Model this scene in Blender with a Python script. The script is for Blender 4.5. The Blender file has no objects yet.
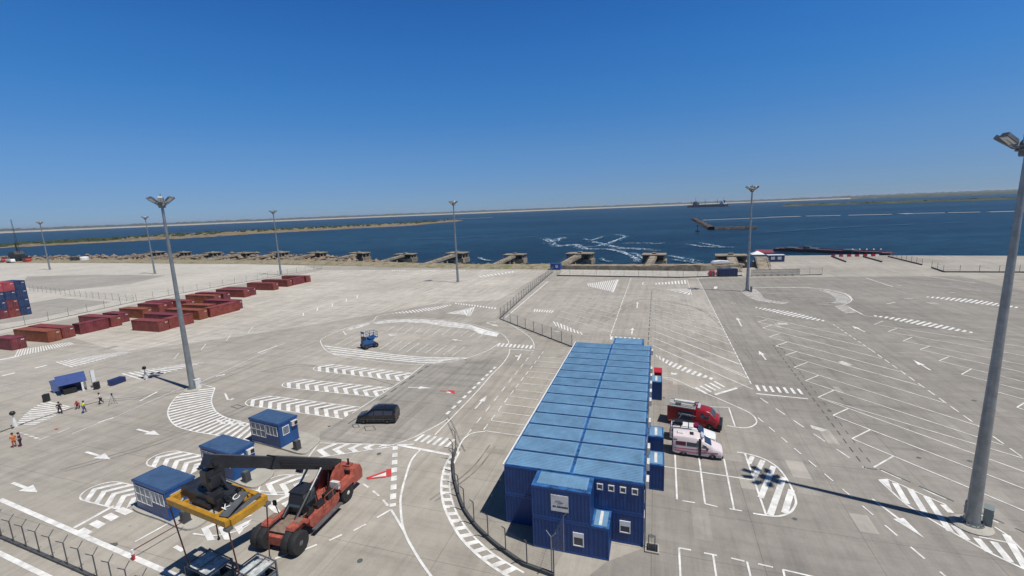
import bpy, bmesh, math, random
from mathutils import Vector, Matrix
random.seed(7)
R = math.radians
S = bpy.context.scene
COL = S.collection

# ------------------------------------------------------------------ camera
CAM_H, CAM_F, CAM_P, CAM_R = 25.4, 450.6, R(9.85), R(2.25)
_f = Vector((0, math.cos(CAM_P), -math.sin(CAM_P)))
_r0 = Vector((1, 0, 0)); _u0 = _r0.cross(_f)
_r = math.cos(CAM_R)*_r0 - math.sin(CAM_R)*_u0
_u = math.sin(CAM_R)*_r0 + math.cos(CAM_R)*_u0
cd = bpy.data.cameras.new('camera'); cam = bpy.data.objects.new('camera', cd); COL.objects.link(cam)
cam.matrix_world = Matrix(((_r.x, _u.x, -_f.x, 0), (_r.y, _u.y, -_f.y, 0), (_r.z, _u.z, -_f.z, CAM_H), (0, 0, 0, 1)))
cd.sensor_width = 36; cd.lens = CAM_F/1024*36; cd.clip_start = .5; cd.clip_end = 40000
S.camera = cam

# ------------------------------------------------------------------ sky, sun, exposure
SUN_EL, SUN_AZ = R(63.8), R(-31)                 # azimuth counted from +X
w = bpy.data.worlds.new('World'); S.world = w; w.use_nodes = True
nt = w.node_tree; bg = nt.nodes['Background']
sky = nt.nodes.new('ShaderNodeTexSky'); sky.sky_type = 'NISHITA'; sky.sun_disc = False
sky.sun_elevation = SUN_EL; sky.sun_rotation = R(90) - SUN_AZ
sky.air_density = 1.0; sky.dust_density = 0.0; sky.ozone_density = 1.6; sky.altitude = 0
# the photograph's deeper, bluer sky: the physical sky graded by height above the horizon
tc = nt.nodes.new('ShaderNodeTexCoord'); sx_ = nt.nodes.new('ShaderNodeSeparateXYZ'); nt.links.new(tc.outputs['Generated'], sx_.inputs[0])
rp_ = nt.nodes.new('ShaderNodeValToRGB'); SK = [(.0, (.300, .52, 1.09)), (.0526, (.345, .55, 1.02)), (.1247, (.372, .657, 1.072)), (.2212, (.283, .737, 1.244)), (.3085, (.240, .751, 1.345)), (.3817, (.207, .705, 1.348)), (.47, (.36, .52, .70)), (1., (.36, .44, .52))]
while len(rp_.color_ramp.elements) < len(SK): rp_.color_ramp.elements.new(.5)
for e_, (p_, c_) in zip(rp_.color_ramp.elements, SK): e_.position = p_; e_.color = (*c_, 1)
nt.links.new(sx_.outputs[2], rp_.inputs[0])
mu_ = nt.nodes.new('ShaderNodeMix'); mu_.data_type = 'RGBA'; mu_.blend_type = 'MULTIPLY'; mu_.inputs[0].default_value = 1
nt.links.new(sky.outputs[0], mu_.inputs[6]); nt.links.new(rp_.outputs[0], mu_.inputs[7]); nt.links.new(mu_.outputs[2], bg.inputs[0]); bg.inputs[1].default_value = 0.08
sl = bpy.data.lights.new('sun', 'SUN'); sl.energy = 4.5; sl.angle = R(.53); sl.color = (1, .955, .885)
so = bpy.data.objects.new('sun', sl); COL.objects.link(so)
sd = Vector((math.cos(SUN_AZ)*math.cos(SUN_EL), math.sin(SUN_AZ)*math.cos(SUN_EL), math.sin(SUN_EL)))
so.rotation_euler = sd.to_track_quat('Z', 'Y').to_euler(); so.location = (60, -60, 90)
S.view_settings.view_transform = 'Standard'; S.view_settings.look = 'None'
S.view_settings.exposure = 0.0; S.view_settings.gamma = 1

# ------------------------------------------------------------------ helpers
def at(u, v, z=0.0):
    """the point at height z that stands at a given place of the photograph"""
    d = _f*CAM_F + _r*(u-512) + _u*(288-v)
    t = (z-CAM_H)/d.z
    return Vector((d.x*t, d.y*t, z))
def tag(o, label=None, cat=None, group=None, kind=None):
    if label: o['label'] = label
    if cat: o['category'] = cat
    if group: o['group'] = group
    if kind: o['kind'] = kind
    return o
def thing(name, label, cat, loc=(0, 0, 0), rz=0, group=None):
    o = bpy.data.objects.new(name, None); COL.objects.link(o)
    o.location = loc; o.rotation_euler = (0, 0, rz); o.empty_display_size = .3
    return tag(o, label, cat, group)
def copy_tree(o, parent=None):
    c = o.copy(); COL.objects.link(c)
    if parent: c.parent = parent
    for ch in list(o.children): copy_tree(ch, c)
    return c
class MB:
    def __init__(s): s.v = []; s.f = []; s.mi = []
    def add(s, vs, fs, mi=0):
        b = len(s.v); s.v += [tuple(p) for p in vs]
        for f in fs: s.f.append([b+i for i in f]); s.mi.append(mi)
        return s
    def box(s, x0, x1, y0, y1, z0, z1, mi=0, rz=0, o=(0, 0, 0)):
        P = [(x, y, z) for z in (z0, z1) for x, y in ((x0, y0), (x1, y0), (x1, y1), (x0, y1))]
        if rz or o != (0, 0, 0):
            c, n = math.cos(rz), math.sin(rz)
            P = [(o[0]+x*c-y*n, o[1]+x*n+y*c, o[2]+z) for x, y, z in P]
        return s.add(P, [(3, 2, 1, 0), (4, 5, 6, 7), (0, 1, 5, 4), (1, 2, 6, 5), (2, 3, 7, 6), (3, 0, 4, 7)], mi)
    def bar(s, p, q, wd, ht, mi=0, up=(0, 0, 1)):
        p, q = Vector(p), Vector(q); d = (q-p).normalized()
        a = d.cross(Vector(up))
        if a.length < 1e-4: a = d.cross(Vector((0, 1, 0)))
        a.normalize(); b = a.cross(d)
        P = []
        for c in (p, q):
            for i, j in ((-1, -1), (1, -1), (1, 1), (-1, 1)): P.append(c+a*(i*wd/2)+b*(j*ht/2))
        return s.add(P, [(3, 2, 1, 0), (4, 5, 6, 7), (0, 1, 5, 4), (1, 2, 6, 5), (2, 3, 7, 6), (3, 0, 4, 7)], mi)
    def tube(s, p, q, r0, r1=None, n=8, mi=0):
        r1 = r0 if r1 is None else r1
        p, q = Vector(p), Vector(q); d = (q-p).normalized()
        a = d.cross(Vector((0, 0, 1)))
        if a.length < 1e-3: a = d.cross(Vector((0, 1, 0)))
        a.normalize(); b = a.cross(d); P = []
        for c, r in ((p, r0), (q, r1)):
            for k in range(n):
                t = 2*math.pi*k/n; P.append(c+a*(r*math.cos(t))+b*(r*math.sin(t)))
        F = [(k, (k+1) % n, n+(k+1) % n, n+k) for k in range(n)]+[tuple(range(n))[::-1], tuple(range(n, 2*n))]
        return s.add(P, F, mi)
    def lathe(s, prof, n=16, mi=0, o=(0, 0, 0), axis='z'):
        P = []
        for r, z in prof:
            for k in range(n):
                t = 2*math.pi*k/n; x, y = r*math.cos(t), r*math.sin(t)
                P.append((o[0]+x, o[1]+y, o[2]+z) if axis == 'z' else (o[0]+x, o[1]+z, o[2]+y))
        m = len(prof)
        F = [(j*n+k, j*n+(k+1) % n, (j+1)*n+(k+1) % n, (j+1)*n+k) for j in range(m-1) for k in range(n)]
        F += [tuple(range(n))[::-1], tuple(range((m-1)*n, m*n))]
        return s.add(P, F, mi)
    def prism(s, pts, z0, z1, mi=0):
        n = len(pts)
        P = [(p[0], p[1], z0) for p in pts]+[(p[0], p[1], z1) for p in pts]
        return s.add(P, [tuple(range(n))[::-1], tuple(range(n, 2*n))]+[(k, (k+1) % n, n+(k+1) % n, n+k) for k in range(n)], mi)
    def prismy(s, pts, y0, y1, mi=0):
        """profile in x,z pushed along y"""
        n = len(pts)
        P = [(p[0], y0, p[1]) for p in pts]+[(p[0], y1, p[1]) for p in pts]
        return s.add(P, [tuple(range(n)), tuple(range(n, 2*n))[::-1]]+[(k, n+k, n+(k+1) % n, (k+1) % n) for k in range(n)], mi)
    def quad(s, a, b, c, d, mi=0): return s.add([a, b, c, d], [(0, 1, 2, 3)], mi)
    def ball(s, c, r, n=10, m=6, mi=0, sz=1):
        return s.lathe([(max(.001, r*math.sin(math.pi*j/m)), -r*sz*math.cos(math.pi*j/m)) for j in range(m+1)], n, mi, c)
    def build(s, name, mats, parent=None, smooth=False, fix=True):
        me = bpy.data.meshes.new(name); me.from_pydata(s.v, [], s.f)
        for m in (mats if isinstance(mats, (list, tuple)) else [mats]): me.materials.append(m)
        for p, i in zip(me.polygons, s.mi): p.material_index = i; p.use_smooth = smooth
        if fix:
            bm = bmesh.new(); bm.from_mesh(me); bmesh.ops.recalc_face_normals(bm, faces=bm.faces); bm.to_mesh(me); bm.free()
        if smooth and hasattr(me, 'set_sharp_from_angle'): me.set_sharp_from_angle(angle=R(40))
        o = bpy.data.objects.new(name, me); COL.objects.link(o)
        if parent: o.parent = parent
        return o
def spline(pts, n=8, closed=False):
    P = [Vector(p) for p in pts]; out = []; N = len(P)
    rng = range(N) if closed else range(N-1)
    for i in rng:
        g = (lambda k: P[k % N]) if closed else (lambda k: P[min(max(k, 0), N-1)])
        a, b, c, d = g(i-1), g(i), g(i+1), g(i+2)
        for k in range(n):
            t = k/n
            out.append(.5*((2*b)+(c-a)*t+(2*a-5*b+4*c-d)*t*t+(3*b-a-3*c+d)*t**3))
    out.append(P[0] if closed else P[-1])
    return out

# ------------------------------------------------------------------ materials
MATS = {}
def M(name, col, rough=.6, metal=0., var=.12, scale=1.5, bump=0., bscale=30., spec=.5, emit=0):
    if name in MATS: return MATS[name]
    m = bpy.data.materials.new(name); m.use_nodes = True; n = m.node_tree; L = n.links
    b = n.nodes['Principled BSDF']; b.inputs['Roughness'].default_value = rough; b.inputs['Metallic'].default_value = metal
    b.inputs['Specular IOR Level'].default_value = spec
    g = n.nodes.new('ShaderNodeNewGeometry')
    t = n.nodes.new('ShaderNodeTexNoise'); t.inputs['Scale'].default_value = scale; t.inputs['Detail'].default_value = 6; t.inputs['Roughness'].default_value = .65
    L.new(g.outputs['Position'], t.inputs['Vector'])
    r = n.nodes.new('ShaderNodeValToRGB'); r.color_ramp.elements[0].position = .3; r.color_ramp.elements[1].position = .72
    r.color_ramp.elements[0].color = (*[max(0, c*(1-var*1.6)) for c in col], 1); r.color_ramp.elements[1].color = (*[min(1, c*(1+var)) for c in col], 1)
    L.new(t.outputs['Fac'], r.inputs[0]); L.new(r.outputs[0], b.inputs['Base Color'])
    if bump:
        t2 = n.nodes.new('ShaderNodeTexNoise'); t2.inputs['Scale'].default_value = bscale
        L.new(g.outputs['Position'], t2.inputs['Vector'])
        bp = n.nodes.new('ShaderNodeBump'); bp.inputs['Strength'].default_value = bump; bp.inputs['Distance'].default_value = .02
        L.new(t2.outputs['Fac'], bp.inputs['Height']); L.new(bp.outputs[0], b.inputs['Normal'])
    MATS[name] = m
    return m

def ground_mat(name, c_lo, c_hi, stain=.55, joints=True, worn=.5):
    m = bpy.data.materials.new(name); m.use_nodes = True; n = m.node_tree; L = n.links; N = n.nodes.new
    b = n.nodes['Principled BSDF']; b.inputs['Roughness'].default_value = .85; b.inputs['Specular IOR Level'].default_value = .25
    g = N('ShaderNodeNewGeometry'); mp = N('ShaderNodeMapping'); mp.inputs['Rotation'].default_value = (0, 0, R(-72))
    L.new(g.outputs['Position'], mp.inputs['Vector'])
    def noise(scale, det=5, vec=None, rough=.6, sc3=None):
        t = N('ShaderNodeTexNoise'); t.inputs['Scale'].default_value = scale; t.inputs['Detail'].default_value = det; t.inputs['Roughness'].default_value = rough
        src = mp.outputs[0]
        if sc3:
            m2 = N('ShaderNodeMapping'); m2.inputs['Scale'].default_value = sc3; L.new(src, m2.inputs['Vector']); src = m2.outputs[0]
        L.new(src, t.inputs['Vector']); return t.outputs['Fac']
    def ramp(src, p0, p1, v0, v1):
        r = N('ShaderNodeMapRange'); r.inputs[1].default_value = p0; r.inputs[2].default_value = p1; r.inputs[3].default_value = v0; r.inputs[4].default_value = v1
        L.new(src, r.inputs[0]); return r.outputs[0]
    def mul(a, c):
        k = N('ShaderNodeMath'); k.operation = 'MULTIPLY'; L.new(a, k.inputs[0])
        if isinstance(c, float): k.inputs[1].default_value = c
        else: L.new(c, k.inputs[1])
        return k.outputs[0]
    base = N('ShaderNodeMix'); base.data_type = 'RGBA'
    base.inputs[6].default_value = (*c_lo, 1); base.inputs[7].default_value = (*c_hi, 1)
    L.new(ramp(noise(.028, 6), .36, .64, 0, 1), base.inputs[0])
    f = ramp(noise(.33, 8, rough=.75), .3, .72, .80, 1.12)                              # patches of wear
    f = mul(f, ramp(noise(9., 4), .25, .75, .93, 1.07))                               # grain
    f = mul(f, ramp(noise(1.0, 6, sc3=(.05, .9, 1), rough=.7), .46, .72, 1.04, 1-.36*worn))       # wheel lanes along the yard
    f = mul(f, ramp(noise(1.0, 6, sc3=(.7, .045, 1), rough=.7), .48, .74, 1.04, 1-.32*worn))      # and across it
    f = mul(f, ramp(noise(.9, 3), .70, .80, 1.0, stain))                              # oil stains
    if joints:
        sx = N('ShaderNodeSeparateXYZ'); L.new(mp.outputs[0], sx.inputs[0])
        for ax, step in ((0, 5.2), (1, 7.6)):
            d = N('ShaderNodeMath'); d.operation = 'DIVIDE'; d.inputs[1].default_value = step; L.new(sx.outputs[ax], d.inputs[0])
            fr = N('ShaderNodeMath'); fr.operation = 'FRACT'; L.new(d.outputs[0], fr.inputs[0])
            lt = N('ShaderNodeMath'); lt.operation = 'LESS_THAN'; lt.inputs[1].default_value = .05/step; L.new(fr.outputs[0], lt.inputs[0])
            f = mul(f, ramp(lt.outputs[0], 0, 1, 1.0, .68))
    mx = N('ShaderNodeMix'); mx.data_type = 'RGBA'; mx.blend_type = 'MULTIPLY'; mx.inputs[0].default_value = 1
    L.new(base.outputs[2], mx.inputs[6]); L.new(f, mx.inputs[7]); L.new(mx.outputs[2], b.inputs['Base Color'])
    bp = N('ShaderNodeBump'); bp.inputs['Strength'].default_value = .25; bp.inputs['Distance'].default_value = .02
    L.new(noise(14., 4), bp.inputs['Height']); L.new(bp.outputs[0], b.inputs['Normal'])
    return m

def sea_mat():
    m = bpy.data.materials.new('sea_water'); m.use_nodes = True; n = m.node_tree; L = n.links; N = n.nodes.new
    b = n.nodes['Principled BSDF']; b.inputs['Roughness'].default_value = .32; b.inputs['IOR'].default_value = 1.33
    b.inputs['Specular IOR Level'].default_value = .13
    g = N('ShaderNodeNewGeometry')
    def noise(scale, sc3, det=4):
        mp = N('ShaderNodeMapping'); mp.inputs['Scale'].default_value = sc3; mp.inputs['Rotation'].default_value = (0, 0, R(20)); L.new(g.outputs['Position'], mp.inputs[0])
        t = N('ShaderNodeTexNoise'); t.inputs['Scale'].default_value = scale; t.inputs['Detail'].default_value = det; L.new(mp.outputs[0], t.inputs['Vector']); return t.outputs['Fac']
    r = N('ShaderNodeValToRGB'); r.color_ramp.elements[0].position = .40; r.color_ramp.elements[1].position = .60
    r.color_ramp.elements[0].color = (.002, .012, .020, 1); r.color_ramp.elements[1].color = (.008, .030, .044, 1)
    L.new(noise(.006, (.35, 1, 1), 6), r.inputs[0])
    r2 = N('ShaderNodeMapRange'); r2.inputs[1].default_value = .35; r2.inputs[2].default_value = .7; r2.inputs[3].default_value = .55; r2.inputs[4].default_value = 1.6
    L.new(noise(.12, (.5, 1, 1), 5), r2.inputs[0])
    mx = N('ShaderNodeMix'); mx.data_type = 'RGBA'; mx.blend_type = 'MULTIPLY'; mx.inputs[0].default_value = 1
    L.new(r.outputs[0], mx.inputs[6]); L.new(r2.outputs[0], mx.inputs[7]); L.new(mx.outputs[2], b.inputs['Base Color'])
    bp = N('ShaderNodeBump'); bp.inputs['Strength'].default_value = .8; bp.inputs['Distance'].default_value = .6
    L.new(noise(.35, (.6, 1, 1), 5), bp.inputs['Height']); L.new(bp.outputs[0], b.inputs['Normal'])
    return m
def land_mat(name, cols, scale, rough=.95):
    m = bpy.data.materials.new(name); m.use_nodes = True; n = m.node_tree; L = n.links; N = n.nodes.new
    b = n.nodes['Principled BSDF']; b.inputs['Roughness'].default_value = rough; b.inputs['Specular IOR Level'].default_value = .1
    g = N('ShaderNodeNewGeometry'); t = N('ShaderNodeTexNoise'); t.inputs['Scale'].default_value = scale; t.inputs['Detail'].default_value = 8; t.inputs['Roughness'].default_value = .7
    L.new(g.outputs['Position'], t.inputs['Vector'])
    r = N('ShaderNodeValToRGB'); k = len(cols)
    while len(r.color_ramp.elements) < k: r.color_ramp.elements.new(.5)
    for i, c in enumerate(cols):
        r.color_ramp.elements[i].position = .33+.36*i/(k-1); r.color_ramp.elements[i].color = (*c, 1)
    L.new(t.outputs['Fac'], r.inputs[0]); L.new(r.outputs[0], b.inputs['Base Color'])
    return m

m_apron = ground_mat('apron_concrete', (.300, .276, .237), (.405, .375, .325))
m_pale = ground_mat('pale_yard_concrete', (.43, .402, .35), (.51, .478, .42), stain=.8, worn=.4)
m_grey = ground_mat('grey_asphalt', (.30, .28, .25), (.36, .337, .30), stain=.8, worn=.5)
m_mid = ground_mat('apron_concrete_view_paled', (.415, .384, .331), (.52, .484, .42), stain=.7, worn=.8)  # apron concrete with its grazing-view brightness put into the colour
m_lane = ground_mat('patched_lane_concrete', (.275, .256, .225), (.345, .322, .285), stain=.7, worn=.8)
m_island = ground_mat('island_concrete', (.36, .34, .29), (.42, .40, .35), stain=.75, joints=False, worn=.3)
m_paint = M('white_road_paint', (.74, .73, .70), .7, var=.22, scale=1.1, spec=.3)
m_paint_old = M('worn_road_paint', (.58, .565, .53), .8, var=.3, scale=.8, spec=.2)
m_red_paint = M('red_road_paint', (.55, .05, .05), .7)
m_drain = M('drain_iron', (.10, .108, .10), .7)
m_tyre_mark = M('tyre_mark', (.235, .219, .192), .9, var=.3, scale=.6)
m_patch_d = ground_mat('dark_repair_patch', (.262, .243, .212), (.335, .312, .275), joints=False)
m_patch_l = ground_mat('fresh_repair_patch', (.315, .293, .256), (.40, .373, .328), joints=False)
m_white = M('white_enamel', (.78, .78, .76), .4, var=.06)
m_offwhite = M('weathered_white', (.66, .65, .62), .5, var=.15)
m_black = M('black_plastic', (.018, .018, .02), .45)
m_rubber = M('tyre_rubber', (.022, .022, .023), .85, var=.3, scale=4)
m_glass = M('dark_window_glass', (.030, .042, .066), .06, var=.05, spec=.8)
m_galv = M('galvanised_steel', (.29, .31, .32), .42, .55, var=.18, scale=1.2)
m_dgalv = M('dull_grey_steel', (.17, .18, .19), .5, .5, var=.2)
m_field = ground_mat('stall_field_reflection_tone', (.226, .209, .185), (.294, .272, .240), stain=.6)  # darkening by window-glass reflections, put into the ground colour
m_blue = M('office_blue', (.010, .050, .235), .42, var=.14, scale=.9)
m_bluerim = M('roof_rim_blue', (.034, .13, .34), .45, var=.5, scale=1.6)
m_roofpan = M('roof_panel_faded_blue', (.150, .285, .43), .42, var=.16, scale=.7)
m_boothroof = M('booth_roof_blue', (.055, .105, .20), .45, var=.15, scale=1.)
m_boothblue = M('booth_blue', (.011, .072, .24), .4, var=.18, scale=1.)
# ================================================================== SETTING
SEA = -2.5
def sheet(name, pts, z, m, kind='structure'):
    b = MB(); P = [(p[0], p[1], z) for p in pts]
    b.add(P, [tuple(range(len(P)))]); o = b.build(name, m, fix=False)
    if o.data.polygons[0].normal.z < 0: o.data.flip_normals()
    return tag(o, kind=kind)
def px(*pts, z=0.): return [at(u, v, z) for u, v in pts]

quay = [(-980, 560), (-397, 351), (-298, 319), (-153, 264), (-83, 232), (-28, 205), (21, 187), (71, 167.5), (98, 172)]
quay += [tuple(at(*p)[:2]) for p in ((752, 261), (785, 255.6), (830, 255.2), (1024, 255.8))] + [(430, 76), (460, -160), (-980, -160)]
b = MB(); b.prism([(p[0], p[1]) for p in quay][::-1], SEA-4, 0)
tag(b.build('apron_ground', m_apron), kind='structure')

# sea: one sheet out to the horizon
b = MB(); Rr = [0, 300, 700, 1500, 4000, 12000, 36000]; n = 48
P = [(0, 0, SEA)]; F = []
for r in Rr[1:]:
    P += [(r*math.cos(2*math.pi*k/n), r*math.sin(2*math.pi*k/n), SEA) for k in range(n)]
F += [(0, 1+k, 1+(k+1) % n) for k in range(n)]
for j in range(len(Rr)-2):
    for k in range(n): F.append((1+j*n+k, 1+(j+1)*n+k, 1+(j+1)*n+(k+1) % n, 1+j*n+(k+1) % n))
b.add(P, F); tag(b.build('sea', sea_mat(), fix=False), kind='structure')

# paving and tone zones of the yards
LAY = [.0065]
def zone(name, m, *pts):
    sheet(name, px(*pts), LAY[0], m); LAY[0] += .0012
sheet('pale_yard', [(-900, 525), (-397, 349), (-298, 317), (-154, 262), (-112, 243)]+[tuple(p[:2]) for p in px((318, 269.5), (130, 305), (40, 325), (0, 334), (-160, 362))], .0035, m_pale)
zone('grey_yard_strip', m_grey, (20, 287), (60, 291), (130, 284), (166, 275.5), (95, 274.6), (27, 276.5))
zone('grey_yard_lane', m_grey, (-40, 330), (40, 318), (112, 302), (60, 298), (30, 303), (-30, 310))
zone('pale_quay_road', m_pale, (559, 276), (700, 278.5), (745, 275), (740, 270.5), (700, 271.6), (562, 269.6))
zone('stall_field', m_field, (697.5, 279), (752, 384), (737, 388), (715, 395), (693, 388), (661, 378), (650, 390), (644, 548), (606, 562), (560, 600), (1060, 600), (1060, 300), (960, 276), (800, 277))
zone('view_paled_apron', m_mid, (60, 334), (150, 309), (322, 270), (452, 270), (548, 270.5), (500, 300), (440, 303), (330, 322), (236, 337), (120, 352))
zone('grey_lane', m_lane, (352, 415), (424, 365), (480, 361), (508, 352), (445, 420), (395, 444), (320, 440), (320, 432))

# shore strip: a rough grassy bank between yard and water, left of the sea wall
m_bank = land_mat('bank_grass_and_rubble', [(.10, .10, .045), (.22, .19, .12), (.30, .26, .19), (.15, .15, .07), (.36, .32, .25)], .16)
b = MB(); rows = []
base = [(-560, 407), (-397, 351), (-298, 319), (-225, 292), (-153, 264), (-118, 249), (-83, 232), (-55, 218.5), (-28, 205), (-4, 196.5), (18, 188.3)]
base = spline([(p[0], p[1], 0) for p in base], 10)
for i, p in enumerate(base):
    row = []
    for j, (off, z) in enumerate(((.1, .02), (3, .75), (8, 1.0), (13, .5), (18, -1.1), (24, -2.9))):
        s = 1 if j in (0,) else 1+random.uniform(-.12, .12)
        k = .45+.55*min(1, max(0, (-p.x-60)/180)) if j > 2 else 1
        row.append((p.x+.405*off*s*(1 if j < 3 else .75+.5*k), p.y+.914*off*s*(1 if j < 3 else .75+.5*k), z+random.uniform(-.2, .25)*(j > 0)))
    rows.append(row)
b.v = [q for r in rows for q in r]; m_ = 6
for i in range(len(rows)-1):
    for j in range(m_-1): b.f.append([i*m_+j, (i+1)*m_+j, (i+1)*m_+j+1, i*m_+j+1]); b.mi.append(0)
tag(b.build('shore_bank', m_bank, fix=False), kind='structure')
for o in (bpy.data.objects['shore_bank'],):
    if o.data.polygons[8].normal.z < 0: o.data.flip_normals()
# rocks of the revetment
m_rock = land_mat('revetment_rock', [(.12, .09, .06), (.24, .18, .13), (.34, .28, .22)], .5)
b = MB()
for i in range(900):
    t = random.random()**1.0; p = base[int(t*(len(base)-1))]; off = random.uniform(13, 24)*(1.15 if p.x < -150 else .95); r = random.uniform(.4, 1.3)*(1.5 if p.x < -150 else .8)
    c = Vector((p.x+.405*off+random.uniform(-6, 6), p.y+.914*off+random.uniform(-2, 2), random.uniform(-2.2, -.2)))
    P = [(c.x+r*random.uniform(.6, 1.2)*x, c.y+r*random.uniform(.6, 1.2)*y, c.z+r*.6*random.uniform(.6, 1.2)*z) for x, y, z in ((1, 0, -.2), (0, 1, .1), (-1, 0, 0), (0, -1, 0), (.1, .1, 1), (0, 0, -1))]
    b.add(P, [(0, 1, 4), (1, 2, 4), (2, 3, 4), (3, 0, 4), (1, 0, 5), (2, 1, 5), (3, 2, 5), (0, 3, 5)])
for i in range(1500):
    p = base[int(random.random()**1.3*.62*(len(base)-1))]; off = random.uniform(20, 62)*min(1, .35+max(0, -p.x-90)/170); r = random.uniform(.6, 2.6)
    c = Vector((p.x+.405*off+random.uniform(-8, 8), p.y+.914*off+random.uniform(-3, 3), random.uniform(-2.4, -.6)+(1.2 if random.random() < .25 else 0)))
    P = [(c.x+r*random.uniform(.6, 1.4)*x, c.y+r*random.uniform(.6, 1.4)*y, c.z+r*.6*random.uniform(.6, 1.2)*z) for x, y, z in ((1, 0, -.2), (0, 1, .1), (-1, 0, 0), (0, -1, 0), (.1, .1, 1), (0, 0, -1))]
    b.add(P, [(0, 1, 4), (1, 2, 4), (2, 3, 4), (3, 0, 4), (1, 0, 5), (2, 1, 5), (3, 2, 5), (0, 3, 5)])
tag(b.build('revetment_rocks', m_rock), 'brown boulders of the revetment along the water', 'rocks', kind='stuff')
# low sea wall right of the blue cabin
m_wall = M('stained_sea_wall_concrete', (.27, .235, .18), .9, var=.35, scale=.5)
wl = px((560, 269.2), (640, 270.3), (700, 271.0), (742, 268.5))
b = MB()
for a, c in zip(wl[:-1], wl[1:]): b.bar(a+Vector((0, 0, .7)), c+Vector((0, 0, .7)), .6, 1.9)
sw = b.build('sea_wall', m_wall); tag(sw, 'low stained concrete sea wall behind the quay road fence', 'wall')
bank2 = px((560, 268.6), (745, 267.8))
b = MB(); a, c = bank2
N_ = 40; rows = []
for i in range(N_+1):
    p = a.lerp(c, i/N_); rows.append([(p.x+.405*o_, p.y+.914*o_, z+random.uniform(-.15, .15)) for o_, z in ((.6, .9), (5, .9), (10, .5), (15, -.9), (20, -2.8))])
b.v = [q for r in rows for q in r]
for i in range(N_):
    for j in range(4): b.f.append([i*5+j, (i+1)*5+j, (i+1)*5+j+1, i*5+j+1]); b.mi.append(0)
o = b.build('rubble_bank', land_mat('rubble', [(.16, .13, .09), (.28, .23, .17), (.36, .31, .24)], .3), fix=False); tag(o, kind='structure')
if o.data.polygons[0].normal.z < 0: o.data.flip_normals()

# ---- far shores
m_sand = land_mat('beach_sand', [(.22, .20, .16), (.40, .36, .29), (.50, .46, .38)], .003)
m_wood = land_mat('far_scrub', [(.03, .045, .03), (.06, .075, .045), (.11, .11, .07)], .01)
m_spit = land_mat('spit_ground', [(.07, .07, .035), (.175, .135, .085), (.25, .195, .13), (.085, .08, .045), (.31, .27, .20)], .03)
def polar(u, dist, z):                      # a point at a plan distance, seen in the column u near the horizon
    d = _f*CAM_F+_r*(u-512)+_u*(288-208); d.z = 0; d.normalize(); return Vector((d.x*dist, d.y*dist, z))
def strip(name, m, us, near, far, z0, z1, jit=0., kind='structure', wob=0):
    b = MB(); n = len(us); rows = []
    for i, u in enumerate(us):
        nr = near(u)*(1+random.uniform(-wob, wob)); fr = far(u)*(1+random.uniform(-wob, wob)*.4); h = z1+random.uniform(-jit, jit)
        rows.append([polar(u, nr, SEA-1), polar(u, nr*1.004, z0), polar(u, nr+(fr-nr)*.4, h), polar(u, nr+(fr-nr)*.75, h+random.uniform(-jit, jit)*.5), polar(u, fr, SEA-1)])
    b.v = [q for r in rows for q in r]
    for i in range(n-1):
        for j in range(4): b.f.append([i*5+j, (i+1)*5+j, (i+1)*5+j+1, i*5+j+1]); b.mi.append(0)
    o = b.build(name, m, fix=False)
    if sum(p.normal.z for p in o.data.polygons) < 0: o.data.flip_normals()
    return tag(o, kind=kind)
US = [-160+i*3 for i in range(464)]
strip('far_beach', m_sand, [u for u in US if u < 900], lambda u: 5600 if u < 700 else 6500, lambda u: 10500, SEA+.4, 1.5, .6, wob=.02)
strip('far_wooded_land', m_wood, US, lambda u: 10200, lambda u: 13000, 2, 36, 9, wob=.01)
strip('right_lowland', m_wood, [u for u in range(850, 1300, 8)], lambda u: 5200+(1300 if u < 890 else 0), lambda u: 9800, -1, 14, 5, wob=.03)
strip('right_spit', m_wood, [782+i*7 for i in range(60)], lambda u: 1950+abs(u-900)*.8, lambda u: 2120+abs(u-900)*.8, -1.5, 3.6, 1.2, wob=.01)

# the long sandy spit at left with its scrub
up = [(-90, 250.5), (0, 246.2), (25, 242.8), (100, 239.3), (162, 234.2), (217, 231.2), (255, 229.6), (306, 226.9), (356, 224.7), (406, 222.1), (440, 219.6), (456, 218.4), (464, 219.6)]
lo = [(-90, 252.5), (0, 248.1), (37, 246.2), (100, 242.9), (150, 240.3), (200, 237.6), (255, 234.0), (306, 231.3), (356, 228.4), (406, 226.0), (440, 223.0), (456, 221.9), (464, 220.6)]
def shore_poly(u, L):
    for (a, x), (c, y) in zip(L[:-1], L[1:]):
        if a <= u <= c: return x+(y-x)*(u-a)/(c-a)
    return L[-1][1]
b = MB(); rows = []
us = [-90+i*4 for i in range(139)]
def spit_pt(u, t, z):
    lo_, up_ = at(u, shore_poly(u, lo), SEA), at(u, shore_poly(u, up)+1.0, SEA)
    p = lo_.lerp(up_, t); p.z = z; return p
for i, u in enumerate(us):
    k = min(1, (464-u)/60)
    rows.append([spit_pt(u, random.uniform(-.06, .04), SEA-.3), spit_pt(u, .12, SEA+.8*k), spit_pt(u, .4, SEA+(2.4+random.uniform(-.5, .7))*k), spit_pt(u, .7, SEA+(2.8+random.uniform(-.5, .9))*k), spit_pt(u, 1.0, SEA-.3)])
b.v = [q for r in rows for q in r]
for i in range(len(us)-1):
    for j in range(4): b.f.append([i*5+j, (i+1)*5+j, (i+1)*5+j+1, i*5+j+1]); b.mi.append(0)
o = b.build('sand_spit', m_spit, fix=False); tag(o, kind='structure')
if sum(p.normal.z for p in o.data.polygons) < 0: o.data.flip_normals()
m_scrub = land_mat('spit_scrub', [(.02, .035, .02), (.045, .06, .03), (.08, .085, .045)], .2)
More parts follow.
